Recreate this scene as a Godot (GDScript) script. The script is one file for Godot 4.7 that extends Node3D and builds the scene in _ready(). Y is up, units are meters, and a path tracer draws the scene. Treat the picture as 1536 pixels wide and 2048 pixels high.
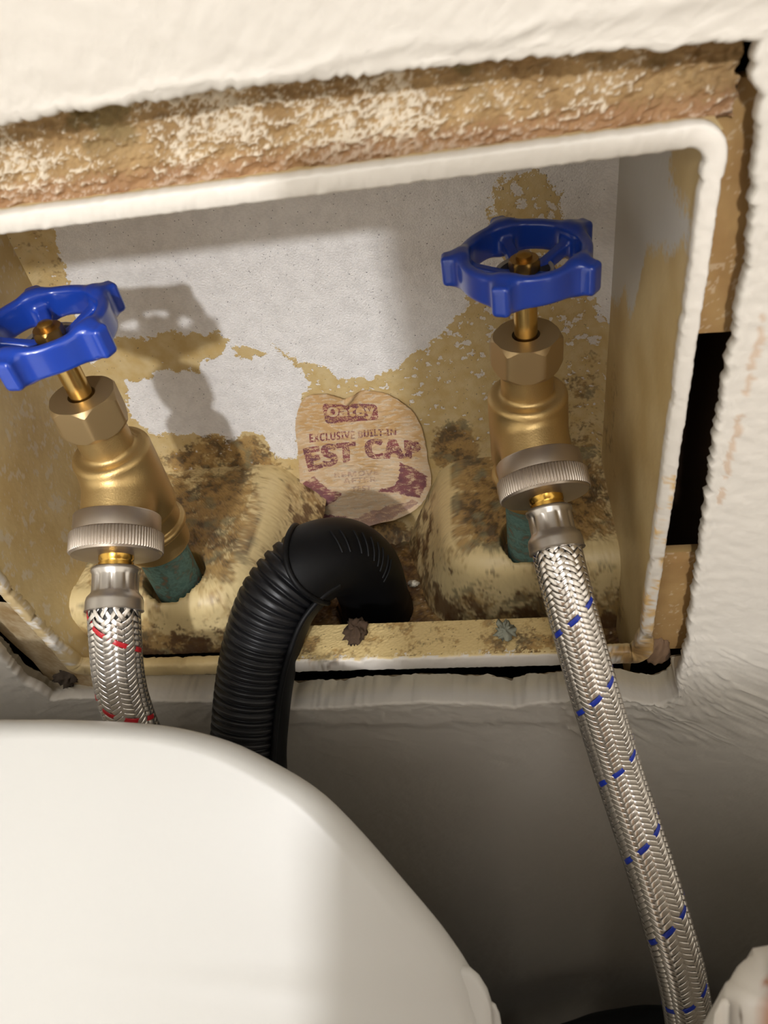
extends Node3D
# A laundry outlet box in a painted wall. All shapes are written in millimetres with the
# lower left corner of the box rim at (0, 0, 0), the wall facing +z; put() turns them into metres.

const LIFT := 1.05
const S := 0.001
const ZB := -99.0

var used := {}
var nz := FastNoiseLite.new()
var nf := FastNoiseLite.new()
var nc := FastNoiseLite.new()


func put(p: Vector3) -> Vector3:
	return Vector3(p.x * S, p.y * S + LIFT, p.z * S)


func srgb(r: float, g: float, b: float) -> Color:
	return Color(r / 255.0, g / 255.0, b / 255.0)


func lin(r: float, g: float, b: float) -> Color:
	return srgb(r, g, b).srgb_to_linear()


# ------------------------------------------------------------------ nodes
func numbered(called: String) -> String:
	if not used.has(called):
		used[called] = 0
		return called
	used[called] += 1
	return "%s_%03d" % [called, used[called]]


func tag(o: Node3D, label: String, category := "", group := "", kind := "") -> Node3D:
	if label:
		o.set_meta("label", label)
	if category:
		o.set_meta("category", category)
	if group:
		o.set_meta("group", group)
	if kind:
		o.set_meta("kind", kind)
	return o


func thing(called: String, label: String, category: String, base: Vector3, group := "") -> Node3D:
	var o := Node3D.new()
	o.name = numbered(called)
	o.position = put(base)
	add_child(o, true)
	tag(o, label, category, group)
	return o


# commits a SurfaceTool (vertices in metres, world) as one mesh below parent
func obj(called: String, m: Mesh, mat: Material, parent: Node3D = null, base := Vector3.ZERO) -> MeshInstance3D:
	var o := MeshInstance3D.new()
	o.mesh = m
	o.material_override = mat
	o.cast_shadow = GeometryInstance3D.SHADOW_CASTING_SETTING_ON
	if parent == null:
		o.name = numbered(called)
		o.position = put(base)
		add_child(o, true)
	else:
		o.name = called
		parent.add_child(o, true)
	return o


# ------------------------------------------------------------------ mesh builder
class MB:
	var v := PackedVector3Array()
	var c := PackedColorArray()
	var t := PackedVector2Array()
	var g := PackedInt32Array()
	var i := PackedInt32Array()
	var base := Vector3.ZERO

	func _init(b := Vector3.ZERO):
		base = b

	func pt(p: Vector3, col := Color.WHITE, uv := Vector2.ZERO, grp := 0) -> int:
		v.append((p - base) * 0.001)
		c.append(col)
		t.append(uv)
		g.append(grp)
		return v.size() - 1

	func tri(a: int, b: int, d: int):
		i.append(a)
		i.append(b)
		i.append(d)

	func quad(a: int, b: int, d: int, e: int):
		tri(a, b, d)
		tri(a, d, e)

	# rows of equal length; wrap joins the last column to the first
	func rows(n_rows: int, n: int, start: int, wrap: bool):
		for r in n_rows - 1:
			for k in (n if wrap else n - 1):
				var k2 := (k + 1) % n
				quad(start + r * n + k, start + r * n + k2, start + (r + 1) * n + k2, start + (r + 1) * n + k)

	func mesh() -> ArrayMesh:
		var st := SurfaceTool.new()
		st.begin(Mesh.PRIMITIVE_TRIANGLES)
		for k in v.size():
			st.set_color(c[k])
			st.set_uv(t[k])
			st.set_smooth_group(g[k])
			st.add_vertex(v[k])
		for k in i:
			st.add_index(k)
		st.generate_normals()
		return st.commit()


func frame_for(axis: Vector3) -> Basis:
	var y := axis.normalized()
	var h := Vector3.RIGHT if absf(y.x) < 0.9 else Vector3.FORWARD
	var x := (h - y * h.dot(y)).normalized()
	return Basis(x, y, x.cross(y))


# runs: Array of smooth runs, each an Array of Vector2(radius, height along the axis)
func lathe(mb: MB, runs: Array, at: Vector3, axis: Vector3, segs := 48, col := Color.WHITE, ripple = null):
	var b := frame_for(axis)
	var grp := 1
	for run in runs:
		var s := mb.v.size()
		for p in run:
			for k in segs:
				var a := TAU * k / segs
				var r: float = p.x
				if ripple != null:
					r += ripple.call(a, p)
				mb.pt(at + b.x * cos(a) * r + b.z * sin(a) * r + b.y * p.y, col, Vector2(float(k) / segs, p.y), grp)
		mb.rows(run.size(), segs, s, true)
		grp += 1


# hexagonal nut with chamfered ends: apothem a, from y0 to y1, bore radius
func hexnut(mb: MB, at: Vector3, axis: Vector3, a: float, y0: float, y1: float, bore: float, turn := 0.0, cham := 0.55):
	var b := frame_for(axis)
	var n := 72
	var rc := a * 1.02
	var rows_ := []
	var rings := [[], [], [], [], [], []]
	for k in n:
		var ang := TAU * k / n
		var m := fposmod(ang, TAU / 6) - TAU / 12
		var hr := a / cos(m)
		hr = minf(hr, a * 1.135)
		var drop := maxf(hr - rc, 0.0) * cham * 2.2
		rings[0].append([ang, bore, y1])
		rings[1].append([ang, minf(hr, rc), y1])
		rings[2].append([ang, hr, y1 - drop - 0.3])
		rings[3].append([ang, hr, y0 + drop + 0.3])
		rings[4].append([ang, minf(hr, rc), y0])
		rings[5].append([ang, bore, y0])
	for seg in 5:
		var s := mb.v.size()
		for j in 2:
			for k in n:
				var q = rings[seg + j][k]
				var face := int(floor(q[0] / (TAU / 6) + 0.0001))
				var ang: float = q[0] + turn
				mb.pt(at + b.x * cos(ang) * q[1] + b.z * sin(ang) * q[1] + b.y * q[2], Color.WHITE, Vector2(ang, q[2]), 40 + seg * 10 + (face if seg == 2 else 0))
		mb.rows(2, n, s, true)


func catmull(pts: Array, step: float) -> PackedVector3Array:
	var cu := Curve3D.new()
	cu.bake_interval = step
	for k in pts.size():
		var a: Vector3 = pts[maxi(k - 1, 0)]
		var b: Vector3 = pts[mini(k + 1, pts.size() - 1)]
		var t := (b - a) / 6.0
		cu.add_point(pts[k], -t, t)
	var l := cu.get_baked_length()
	var n := int(ceil(l / step))
	var out := PackedVector3Array()
	for k in n + 1:
		out.append(cu.sample_baked(l * k / n, true))
	return out


# parallel frames along a path: Array of Basis with y along the path
func frames(path: PackedVector3Array, up := Vector3.FORWARD) -> Array:
	var out := []
	var x := up
	for k in path.size():
		var t := (path[mini(k + 1, path.size() - 1)] - path[maxi(k - 1, 0)]).normalized()
		x = (x - t * x.dot(t)).normalized()
		out.append(Basis(x, t, x.cross(t)))
	return out


func tube(mb: MB, path: PackedVector3Array, fr: Array, radius: Callable, segs: int, a0 := 0.0, a1 := TAU, col := Color.WHITE, grp := 0):
	var full := absf(a1 - a0 - TAU) < 0.001
	var n := segs if full else segs + 1
	var s := mb.v.size()
	for k in path.size():
		var b: Basis = fr[k]
		for j in n:
			var a := a0 + (a1 - a0) * j / segs
			var r: float = radius.call(k, a)
			mb.pt(path[k] + b.x * cos(a) * r + b.z * sin(a) * r, col, Vector2(a, k), grp)
	mb.rows(path.size(), n, s, full)


# closed lump: a sphere grid pushed out by noise
func lump(mb: MB, at: Vector3, r: Vector3, rough: float, seed_: int, col := Color.WHITE, n := 14, turn := 0.0):
	var f := FastNoiseLite.new()
	f.seed = seed_
	f.frequency = 0.9
	var s := mb.v.size()
	for i in n + 1:
		var th := PI * i / n
		for k in 2 * n:
			var ph := TAU * k / (2 * n)
			var d := Vector3(sin(th) * cos(ph), cos(th), sin(th) * sin(ph))
			var q := d * (1.0 + rough * f.get_noise_3dv(d * 2.0) * 1.6)
			var p := Vector3(q.x * r.x, q.y * r.y, q.z * r.z).rotated(Vector3.UP, turn)
			mb.pt(at + p, col, Vector2(ph, th), 0)
	mb.rows(n + 1, 2 * n, s, true)


# surface nets on a signed distance function, all in millimetres
func nets(f: Callable, lo: Vector3, hi: Vector3, h: float) -> ArrayMesh:
	var nx := int((hi.x - lo.x) / h) + 2
	var ny := int((hi.y - lo.y) / h) + 2
	var nzz := int((hi.z - lo.z) / h) + 2
	var val := PackedFloat32Array()
	val.resize(nx * ny * nzz)
	val.fill(9.0)
	# coarse pass: only cells near the surface are filled in finely
	var step := 4
	for X in range(0, nx, step):
		for Y in range(0, ny, step):
			for Z in range(0, nzz, step):
				var c := lo + Vector3(X + step * 0.5, Y + step * 0.5, Z + step * 0.5) * h
				var d: float = f.call(c)
				var near := absf(d) < step * h * 1.4 + 0.5
				for x in range(X, mini(X + step, nx)):
					for y in range(Y, mini(Y + step, ny)):
						for z in range(Z, mini(Z + step, nzz)):
							val[(x * ny + y) * nzz + z] = f.call(lo + Vector3(x, y, z) * h) if near else d
	var idx := PackedInt32Array()
	idx.resize(nx * ny * nzz)
	idx.fill(-1)
	var verts := PackedVector3Array()
	var norms := PackedVector3Array()
	var ind := PackedInt32Array()
	var co := [Vector3i(0, 0, 0), Vector3i(1, 0, 0), Vector3i(0, 1, 0), Vector3i(1, 1, 0), Vector3i(0, 0, 1), Vector3i(1, 0, 1), Vector3i(0, 1, 1), Vector3i(1, 1, 1)]
	var ed := [[0, 1], [2, 3], [4, 5], [6, 7], [0, 2], [1, 3], [4, 6], [5, 7], [0, 4], [1, 5], [2, 6], [3, 7]]
	var off := PackedInt32Array()
	for k in co:
		off.append((k.x * ny + k.y) * nzz + k.z)
	for x in nx - 1:
		for y in ny - 1:
			for z in nzz - 1:
				var at := (x * ny + y) * nzz + z
				var inside := 0
				for k in 8:
					if val[at + off[k]] < 0.0:
						inside += 1
				if inside == 0 or inside == 8:
					continue
				var p := Vector3.ZERO
				var n := 0
				for e in ed:
					var a := val[at + off[e[0]]]
					var b := val[at + off[e[1]]]
					if (a < 0.0) != (b < 0.0):
						p += Vector3(co[e[0]]).lerp(Vector3(co[e[1]]), a / (a - b))
						n += 1
				p = lo + (Vector3(x, y, z) + p / n) * h
				var g := Vector3(f.call(p + Vector3(0.15, 0, 0)) - f.call(p - Vector3(0.15, 0, 0)), f.call(p + Vector3(0, 0.15, 0)) - f.call(p - Vector3(0, 0.15, 0)), f.call(p + Vector3(0, 0, 0.15)) - f.call(p - Vector3(0, 0, 0.15)))
				idx[at] = verts.size()
				norms.append(g.normalized())
				verts.append((p - g.normalized() * f.call(p)) * 0.001)
	var ax := [Vector3i(1, 0, 0), Vector3i(0, 1, 0), Vector3i(0, 0, 1)]
	var st := [ny * nzz, nzz, 1]
	for x in range(1, nx - 1):
		for y in range(1, ny - 1):
			for z in range(1, nzz - 1):
				var at := (x * ny + y) * nzz + z
				for d in 3:
					var a := val[at] < 0.0
					var b: bool = val[at + st[d]] < 0.0
					if a == b:
						continue
					var u: int = st[(d + 1) % 3]
					var w: int = st[(d + 2) % 3]
					var q := [idx[at], idx[at - u], idx[at - u - w], idx[at - w]]
					if q.min() < 0:
						continue
					if a:
						q.reverse()
					for k in [0, 1, 2, 0, 2, 3]:
						ind.append(q[k])
	var arr := []
	arr.resize(Mesh.ARRAY_MAX)
	arr[Mesh.ARRAY_VERTEX] = verts
	arr[Mesh.ARRAY_NORMAL] = norms
	arr[Mesh.ARRAY_INDEX] = ind
	var m := ArrayMesh.new()
	m.add_surface_from_arrays(Mesh.PRIMITIVE_TRIANGLES, arr)
	return m


func smin(a: float, b: float, k: float) -> float:
	var h := clampf(0.5 + 0.5 * (b - a) / k, 0.0, 1.0)
	return lerpf(b, a, h) - k * h * (1.0 - h)


func smax(a: float, b: float, k: float) -> float:
	return -smin(-a, -b, k)


# capped cylinder from a to b with radius r and rounded edge e
func cyl(p: Vector3, a: Vector3, b: Vector3, r: float, e: float) -> float:
	var ab := b - a
	var l := ab.length()
	var n := ab / l
	var y := (p - a).dot(n)
	var d := (p - a - n * y).length() - r + e
	var h := absf(y - l * 0.5) - l * 0.5 + e
	return minf(maxf(d, h), 0.0) + Vector2(maxf(d, 0.0), maxf(h, 0.0)).length() - e


# ------------------------------------------------------------------ materials
func mat(col: Color, rough := 0.6, metal := 0.0, vertex := false) -> StandardMaterial3D:
	var m := StandardMaterial3D.new()
	m.albedo_color = col
	m.roughness = rough
	m.metallic = metal
	m.vertex_color_use_as_albedo = vertex
	m.cull_mode = BaseMaterial3D.CULL_DISABLED
	return m


func noise_tex(freq: float, size := 512, normal := 0.0, ramp: Gradient = null, type := FastNoiseLite.TYPE_SIMPLEX_SMOOTH, seed_ := 3) -> NoiseTexture2D:
	var t := NoiseTexture2D.new()
	var f := FastNoiseLite.new()
	f.noise_type = type
	f.seed = seed_
	f.frequency = freq
	f.fractal_octaves = 4
	t.noise = f
	t.width = size
	t.height = size
	t.seamless = true
	if normal > 0.0:
		t.as_normal_map = true
		t.bump_strength = normal
	if ramp:
		t.color_ramp = ramp
	return t


# relief from a noise normal map laid on all three axes; size is the repeat in millimetres
func relief(m: StandardMaterial3D, tex: Texture2D, size: float, strength: float):
	m.uv1_triplanar = true
	m.uv1_world_triplanar = true
	m.uv1_scale = Vector3.ONE * (1000.0 / size)
	m.normal_enabled = true
	m.normal_texture = tex
	m.normal_scale = strength


# ------------------------------------------------------------------ plastic, grime and paint as matter
# grime: 0..1 how much of the place is covered; returns the colour of what lies there
func grime(p: Vector3, base: Color, amount: float) -> Color:
	if amount <= 0.0:
		return base
	var fine := nz.get_noise_3dv(p * 5.5)
	var a := nf.get_noise_3dv(p * 1.0) * 0.5 + nz.get_noise_3dv(p * 2.2) * 0.26 + fine * 0.28
	var k := smoothstep(-0.02, 0.26, a + amount * 1.2 - 0.6)
	if k <= 0.0:
		return base
	var t := fine * 0.35 + nz.get_noise_3dv(p * 1.7 + Vector3(40, 3, 9)) * 0.6 + nf.get_noise_3dv(p * 1.1 + Vector3(4, 3, 99)) * 0.7
	var d := lin(104, 72, 38).lerp(lin(164, 130, 76), smoothstep(-0.3, 0.35, t))
	d = d.lerp(lin(64, 50, 36), smoothstep(0.08, 0.34, -t - fine * 0.3) * 0.85)
	d = d.lerp(lin(116, 112, 86), smoothstep(0.18, 0.4, nf.get_noise_3dv(p * 1.3 + Vector3(7, 70, 7))) * 0.7)
	d = d.lerp(lin(70, 56, 40), smoothstep(0.25, 0.55, fine) * 0.5)
	return base.lerp(d, k * clampf(0.5 + amount * 0.5, 0.0, 0.95))


func blob(x: float, y: float, cx: float, cy: float, rx: float, ry: float) -> float:
	var d := Vector2((x - cx) / rx, (y - cy) / ry).length()
	return 1.0 - smoothstep(0.35, 1.0, d)


const PAINT_EDGE := [11, 145, 19, 141, 16, 130, 15, 121, 12, 110, 6, 90, 10, 78, 19, 72, 13, 53, 19, 44, 36, 40, 50, 39.5, 53, 34, 62, 40, 69, 38, 71, 30, 72, 24, 82, 23, 87, 42, 92, 56, 97, 62, 94, 70, 89, 77, 85, 83, 94, 73, 102, 70, 111, 63, 122, 62, 128, 65, 135, 67, 142, 74, 150, 78, 156, 83, 162, 89, 165, 96, 173, 96, 177, 105, 180, 126, 184, 134, 192, 135, 197, 128, 197, 121, 204, 112, 207, 98, 210, 86, 216, 79, 226, 76, 226, 200, 11, 200]
const BARE_STRIP := [26, 92, 35, 90.5, 44, 92.3, 55, 90, 64, 90.5, 68, 85, 63, 79, 58, 79, 52, 74, 36, 74, 24, 71, 12, 74, 9, 80, 14, 88]
const BARE_CHIP := [68.5, 82, 76, 82, 83, 78, 75, 76, 70, 78]
const SIDE_PAINT := [-34, 200, -31, 160, -20, 158, -10, 159, -3, 157, -4, 150, -11, 153, -15, 149, -22, 143, -30, 141, -38, 136, -46, 134, -52, 118, -60, 102, -72, 108, -80, 96, -99, 90, -99, 200]


func poly(a: Array) -> PackedVector2Array:
	var o := PackedVector2Array()
	for k in range(0, a.size(), 2):
		o.append(Vector2(a[k], a[k + 1]))
	return o


# albedo and relief of the back panel: white overspray over beige plastic, flaked and soiled
func back_panel_material() -> StandardMaterial3D:
	var x0 := 0.0
	var y0 := -34.0
	var w := 990
	var h := 968
	var ppm := 4.5
	var edge := poly(PAINT_EDGE)
	var strip := poly(BARE_STRIP)
	var chip := poly(BARE_CHIP)
	var rgb := PackedByteArray()
	rgb.resize(w * h * 3)
	var hei := PackedByteArray()
	hei.resize(w * h)
	var cell := FastNoiseLite.new()
	cell.noise_type = FastNoiseLite.TYPE_CELLULAR
	cell.cellular_return_type = FastNoiseLite.RETURN_DISTANCE
	cell.frequency = 0.16
	cell.seed = 5
	var white := lin(236, 233, 230)
	var beige := lin(206, 184, 136)
	for j in h:
		var y := y0 + (h - 1 - j) / ppm
		for i in w:
			var x := x0 + i / ppm
			var n1 := nz.get_noise_2d(x * 3.0, y * 3.0)
			var n2 := nz.get_noise_2d(x * 12.0 + 50.0, y * 12.0)
			var n3 := nz.get_noise_2d(x * 1.2, y * 1.2 + 400.0)
			var q := Vector2(x + n1 * 2.2 + n2 * 0.7, y + n3 * 3.0 + n2 * 0.9)
			var paint := 0.0
			if Geometry2D.is_point_in_polygon(q, edge):
				paint = 1.0
				if Geometry2D.is_point_in_polygon(q, strip) or Geometry2D.is_point_in_polygon(q, chip):
					paint = 0.0
				# a bare worn patch behind the right handwheel
				if blob(x, y, 184, 124, 17, 22) + n1 * 0.5 + n2 * 0.3 > 0.62:
					paint = 0.0
			# droplets of overspray beyond the edge of the coat
			if paint < 0.5:
				var near := clampf(1.0 - maxf(0.0, 78.0 - y) / 70.0, 0.0, 1.0) if x > 85.0 else 0.35
				if Geometry2D.is_point_in_polygon(q, strip):
					near = 0.0
				var cd := cell.get_noise_2d(x * 1.6 + n1 * 1.5, y * 1.6)
				if cd < -0.98 + near * 0.28 + n3 * 0.34 + n2 * 0.06:
					paint = 0.8
			var g := 0.0
			g = maxf(g, blob(x, y, 48, 24, 46, 24) * 0.78)
			g = maxf(g, blob(x, y, 152, 22, 17, 26) * 0.75)
			g = maxf(g, blob(x, y, 205, 20, 24, 60) * 0.62)
			g = maxf(g, blob(x, y, 110, -30, 130, 16) * 0.8)
			g = maxf(g, blob(x, y, 190, 66, 50, 40) * 0.30)
			g = maxf(g, blob(x, y, 10, 115, 14, 60) * 0.45)
			g = maxf(g, blob(x, y, 178, 128, 26, 20) * 0.34)
			var c := beige.lerp(lin(196, 168, 112), clampf(0.5 + n3, 0.0, 1.0))
			if paint > 0.0:
				c = c.lerp(white.lerp(lin(222, 219, 216), clampf(0.4 + n3 * 0.8 + nz.get_noise_2d(x * 5.0, y * 14.0) * 0.8, 0.0, 1.0)), paint)
			if g > 0.0:
				c = grime(Vector3(x, y, ZB), c, g * (0.85 if paint > 0.5 else 1.0))
			# black and rusty specks
			if n2 > 0.60 and n1 > 0.24:
				c = lin(46, 44, 52)
			c = c.linear_to_srgb()
			var at := (j * w + i) * 3
			rgb[at] = int(c.r * 255.0)
			rgb[at + 1] = int(c.g * 255.0)
			rgb[at + 2] = int(c.b * 255.0)
			hei[j * w + i] = int(clampf(60.0 + paint * 60.0 + n2 * 45.0 * (0.4 + paint) + n1 * 30.0, 0.0, 255.0))
	var im := Image.create_from_data(w, h, false, Image.FORMAT_RGB8, rgb)
	var bm := Image.create_from_data(w, h, false, Image.FORMAT_L8, hei)
	bm.convert(Image.FORMAT_RGBA8)
	bm.bump_map_to_normal_map(4.0)
	var m := mat(Color.WHITE, 0.55)
	m.albedo_texture = ImageTexture.create_from_image(im)
	m.normal_enabled = true
	m.normal_texture = ImageTexture.create_from_image(bm)
	m.normal_scale = 0.7
	return m


# ------------------------------------------------------------------ the camera and the light
func set_up():
	var cam := Camera3D.new()
	cam.name = "camera"
	cam.fov = 67.415
	cam.near = 0.005
	cam.far = 20.0
	cam.position = put(Vector3(172.753, 238.637, 160.212))
	cam.rotation = Vector3(-0.76110, 0.21604, -0.20788)
	var at := CameraAttributesPhysical.new()
	at.frustum_focal_length = 5.7
	at.frustum_focus_distance = 0.285
	at.exposure_aperture = 4.6
	cam.attributes = at
	add_child(cam)
	cam.current = true
	cam.fov = 67.415
	var we := WorldEnvironment.new()
	we.name = "environment"
	var e := Environment.new()
	e.background_mode = Environment.BG_COLOR
	e.background_color = Color(0.0, 0.0, 0.0)
	e.tonemap_mode = Environment.TONE_MAPPER_LINEAR
	e.tonemap_exposure = 1.12
	e.sdfgi_enabled = true
	e.ssao_enabled = true
	e.ssil_enabled = true
	we.environment = e
	add_child(we)


const BULB := Vector3(70, 640, 860)
const BULB_ENERGY := 0.52
const PANEL_ENERGY := 0.70
const LIGHT_COLOR := Color(0.99, 0.99, 1.0)


func lamps():
	# a small bare bulb hanging on its cord above the appliances, behind the viewer
	var t := thing("pendant_bulb", "small bare bulb hanging on a black cord above the appliances", "lamp", BULB)
	var mb := MB.new(BULB)
	tube(mb, PackedVector3Array([BULB + Vector3(0, 40, 0), BULB + Vector3(0, 400, 0), BULB + Vector3(0, 612, 0)]), frames(PackedVector3Array([Vector3.ZERO, Vector3.UP, Vector3.UP * 2.0])), func(_k, _a): return 2.5, 10)
	obj("cord", mb.mesh(), mat(srgb(40, 40, 40), 0.6), t)
	mb = MB.new(BULB)
	lathe(mb, [[Vector2(0, 46), Vector2(8, 46)], [Vector2(8, 46), Vector2(9, 21)], [Vector2(9, 21), Vector2(0, 20)]], BULB, Vector3.UP, 24)
	obj("socket", mb.mesh(), mat(srgb(60, 58, 54), 0.5), t)
	var g := SphereMesh.new()
	g.radius = 0.02
	g.height = 0.04
	g.radial_segments = 16
	g.rings = 8
	var gm := mat(srgb(255, 248, 234), 0.4)
	gm.emission_enabled = true
	gm.emission = LIGHT_COLOR
	gm.emission_energy_multiplier = 12.0
	obj("glowing_bulb", g, gm, t)
	var l := OmniLight3D.new()
	l.name = "bulb_light"
	l.light_color = LIGHT_COLOR
	l.light_energy = BULB_ENERGY
	l.light_size = 0.02
	l.omni_range = 6.0
	l.omni_attenuation = 2.0
	l.shadow_enabled = true
	t.add_child(l)
	# the flat ceiling light of the room
	var base := Vector3(100, 1238, 1110)
	var p := thing("ceiling_light", "flat square white ceiling light over the appliances", "lamp", base)
	var f := BoxMesh.new()
	f.size = Vector3(0.84, 0.024, 1.04)
	obj("frame", f, mat(srgb(230, 230, 228), 0.5), p)
	var d := BoxMesh.new()
	d.size = Vector3(0.8, 0.004, 1.0)
	var dm := mat(srgb(250, 248, 242), 0.5)
	dm.emission_enabled = true
	dm.emission = LIGHT_COLOR
	dm.emission_energy_multiplier = 1.2
	var dn := obj("glowing_diffuser", d, dm, p)
	dn.position.y = -0.0145
	var al := AreaLight3D.new()
	al.name = "panel_light"
	al.light_color = LIGHT_COLOR
	al.light_energy = PANEL_ENERGY
	al.area_size = Vector2(0.8, 1.0)
	al.area_normalize_energy = true
	al.area_range = 6.0
	al.area_attenuation = 2.0
	al.shadow_enabled = true
	al.position.y = -0.02
	al.rotation.x = -PI / 2
	p.add_child(al)


# ------------------------------------------------------------------ the room
func slab(called: String, lo: Vector3, hi: Vector3, m: Material, label: String, category: String):
	var b := BoxMesh.new()
	b.size = (hi - lo) * S
	var o := obj(called, b, m, null, (lo + hi) * 0.5)
	tag(o, label, category, "", "structure")


func room():
	var paint := mat(srgb(238, 235, 228), 0.7)
	slab("wall_left", Vector3(-1100, -1050, -20), Vector3(-1000, 1250, 1700), paint, "plain off-white side wall of the laundry room on the washer side", "wall")
	slab("wall_right", Vector3(1000, -1050, -20), Vector3(1100, 1250, 1700), paint, "plain off-white side wall of the laundry room on the dryer side", "wall")
	slab("wall_front", Vector3(-1100, -1050, 1640), Vector3(1100, 1250, 1740), paint, "plain off-white wall facing the outlet box across the laundry room", "wall")
	slab("ceiling", Vector3(-1100, 1250, -220), Vector3(1100, 1350, 1740), mat(srgb(176, 172, 164), 0.8), "plain pale ceiling over the laundry room", "ceiling")
	slab("floor", Vector3(-1100, -1150, -220), Vector3(1100, -1050, 1740), mat(srgb(190, 184, 174), 0.6), "pale grey vinyl floor under the laundry appliances", "floor")


const HOLE := [-40, 198, 10, 199, 40, 198.5, 60, 198, 77.6, 198.7, 92, 199.4, 112.7, 199, 120.9, 199.3, 134.6, 198.9, 148.9, 198.2, 167.5, 197.7, 191.5, 196.5, 199.7, 196.3, 204.4, 194.8, 208.6, 195.5, 221.1, 194.8, 221.1, 187.7, 223.2, 185, 223.9, 179.1, 224.4, 173, 226, 156.3, 226.7, 153.4, 226, 145.3, 226.5, 133.8, 226.3, 129.5, 226.6, 105.8, 227.5, 88.9, 228.1, 67.3, 228.9, 51.2, 229.6, 31, 229.8, 23.3, 230.3, 16.1, 229.7, 7.7, 229.3, -4.1, 230, -13.5, 229, -16.8, 224.3, -20.7, 219, -19.1, 210.8, -15.4, 190.8, -16.4, 176.4, -18.7, 172, -20.6, 162.2, -18.2, 141, -16, 119.1, -16.7, 104.6, -18.4, 89.1, -19, 55.8, -12.7, 29.3, -10.7, 9, -8.1, -4, -8, -12.5, -9.5, -14, -3, -18.3, 3.8, -18.5, 26.5, -23, 60, -28, 110, -34, 160]


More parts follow.
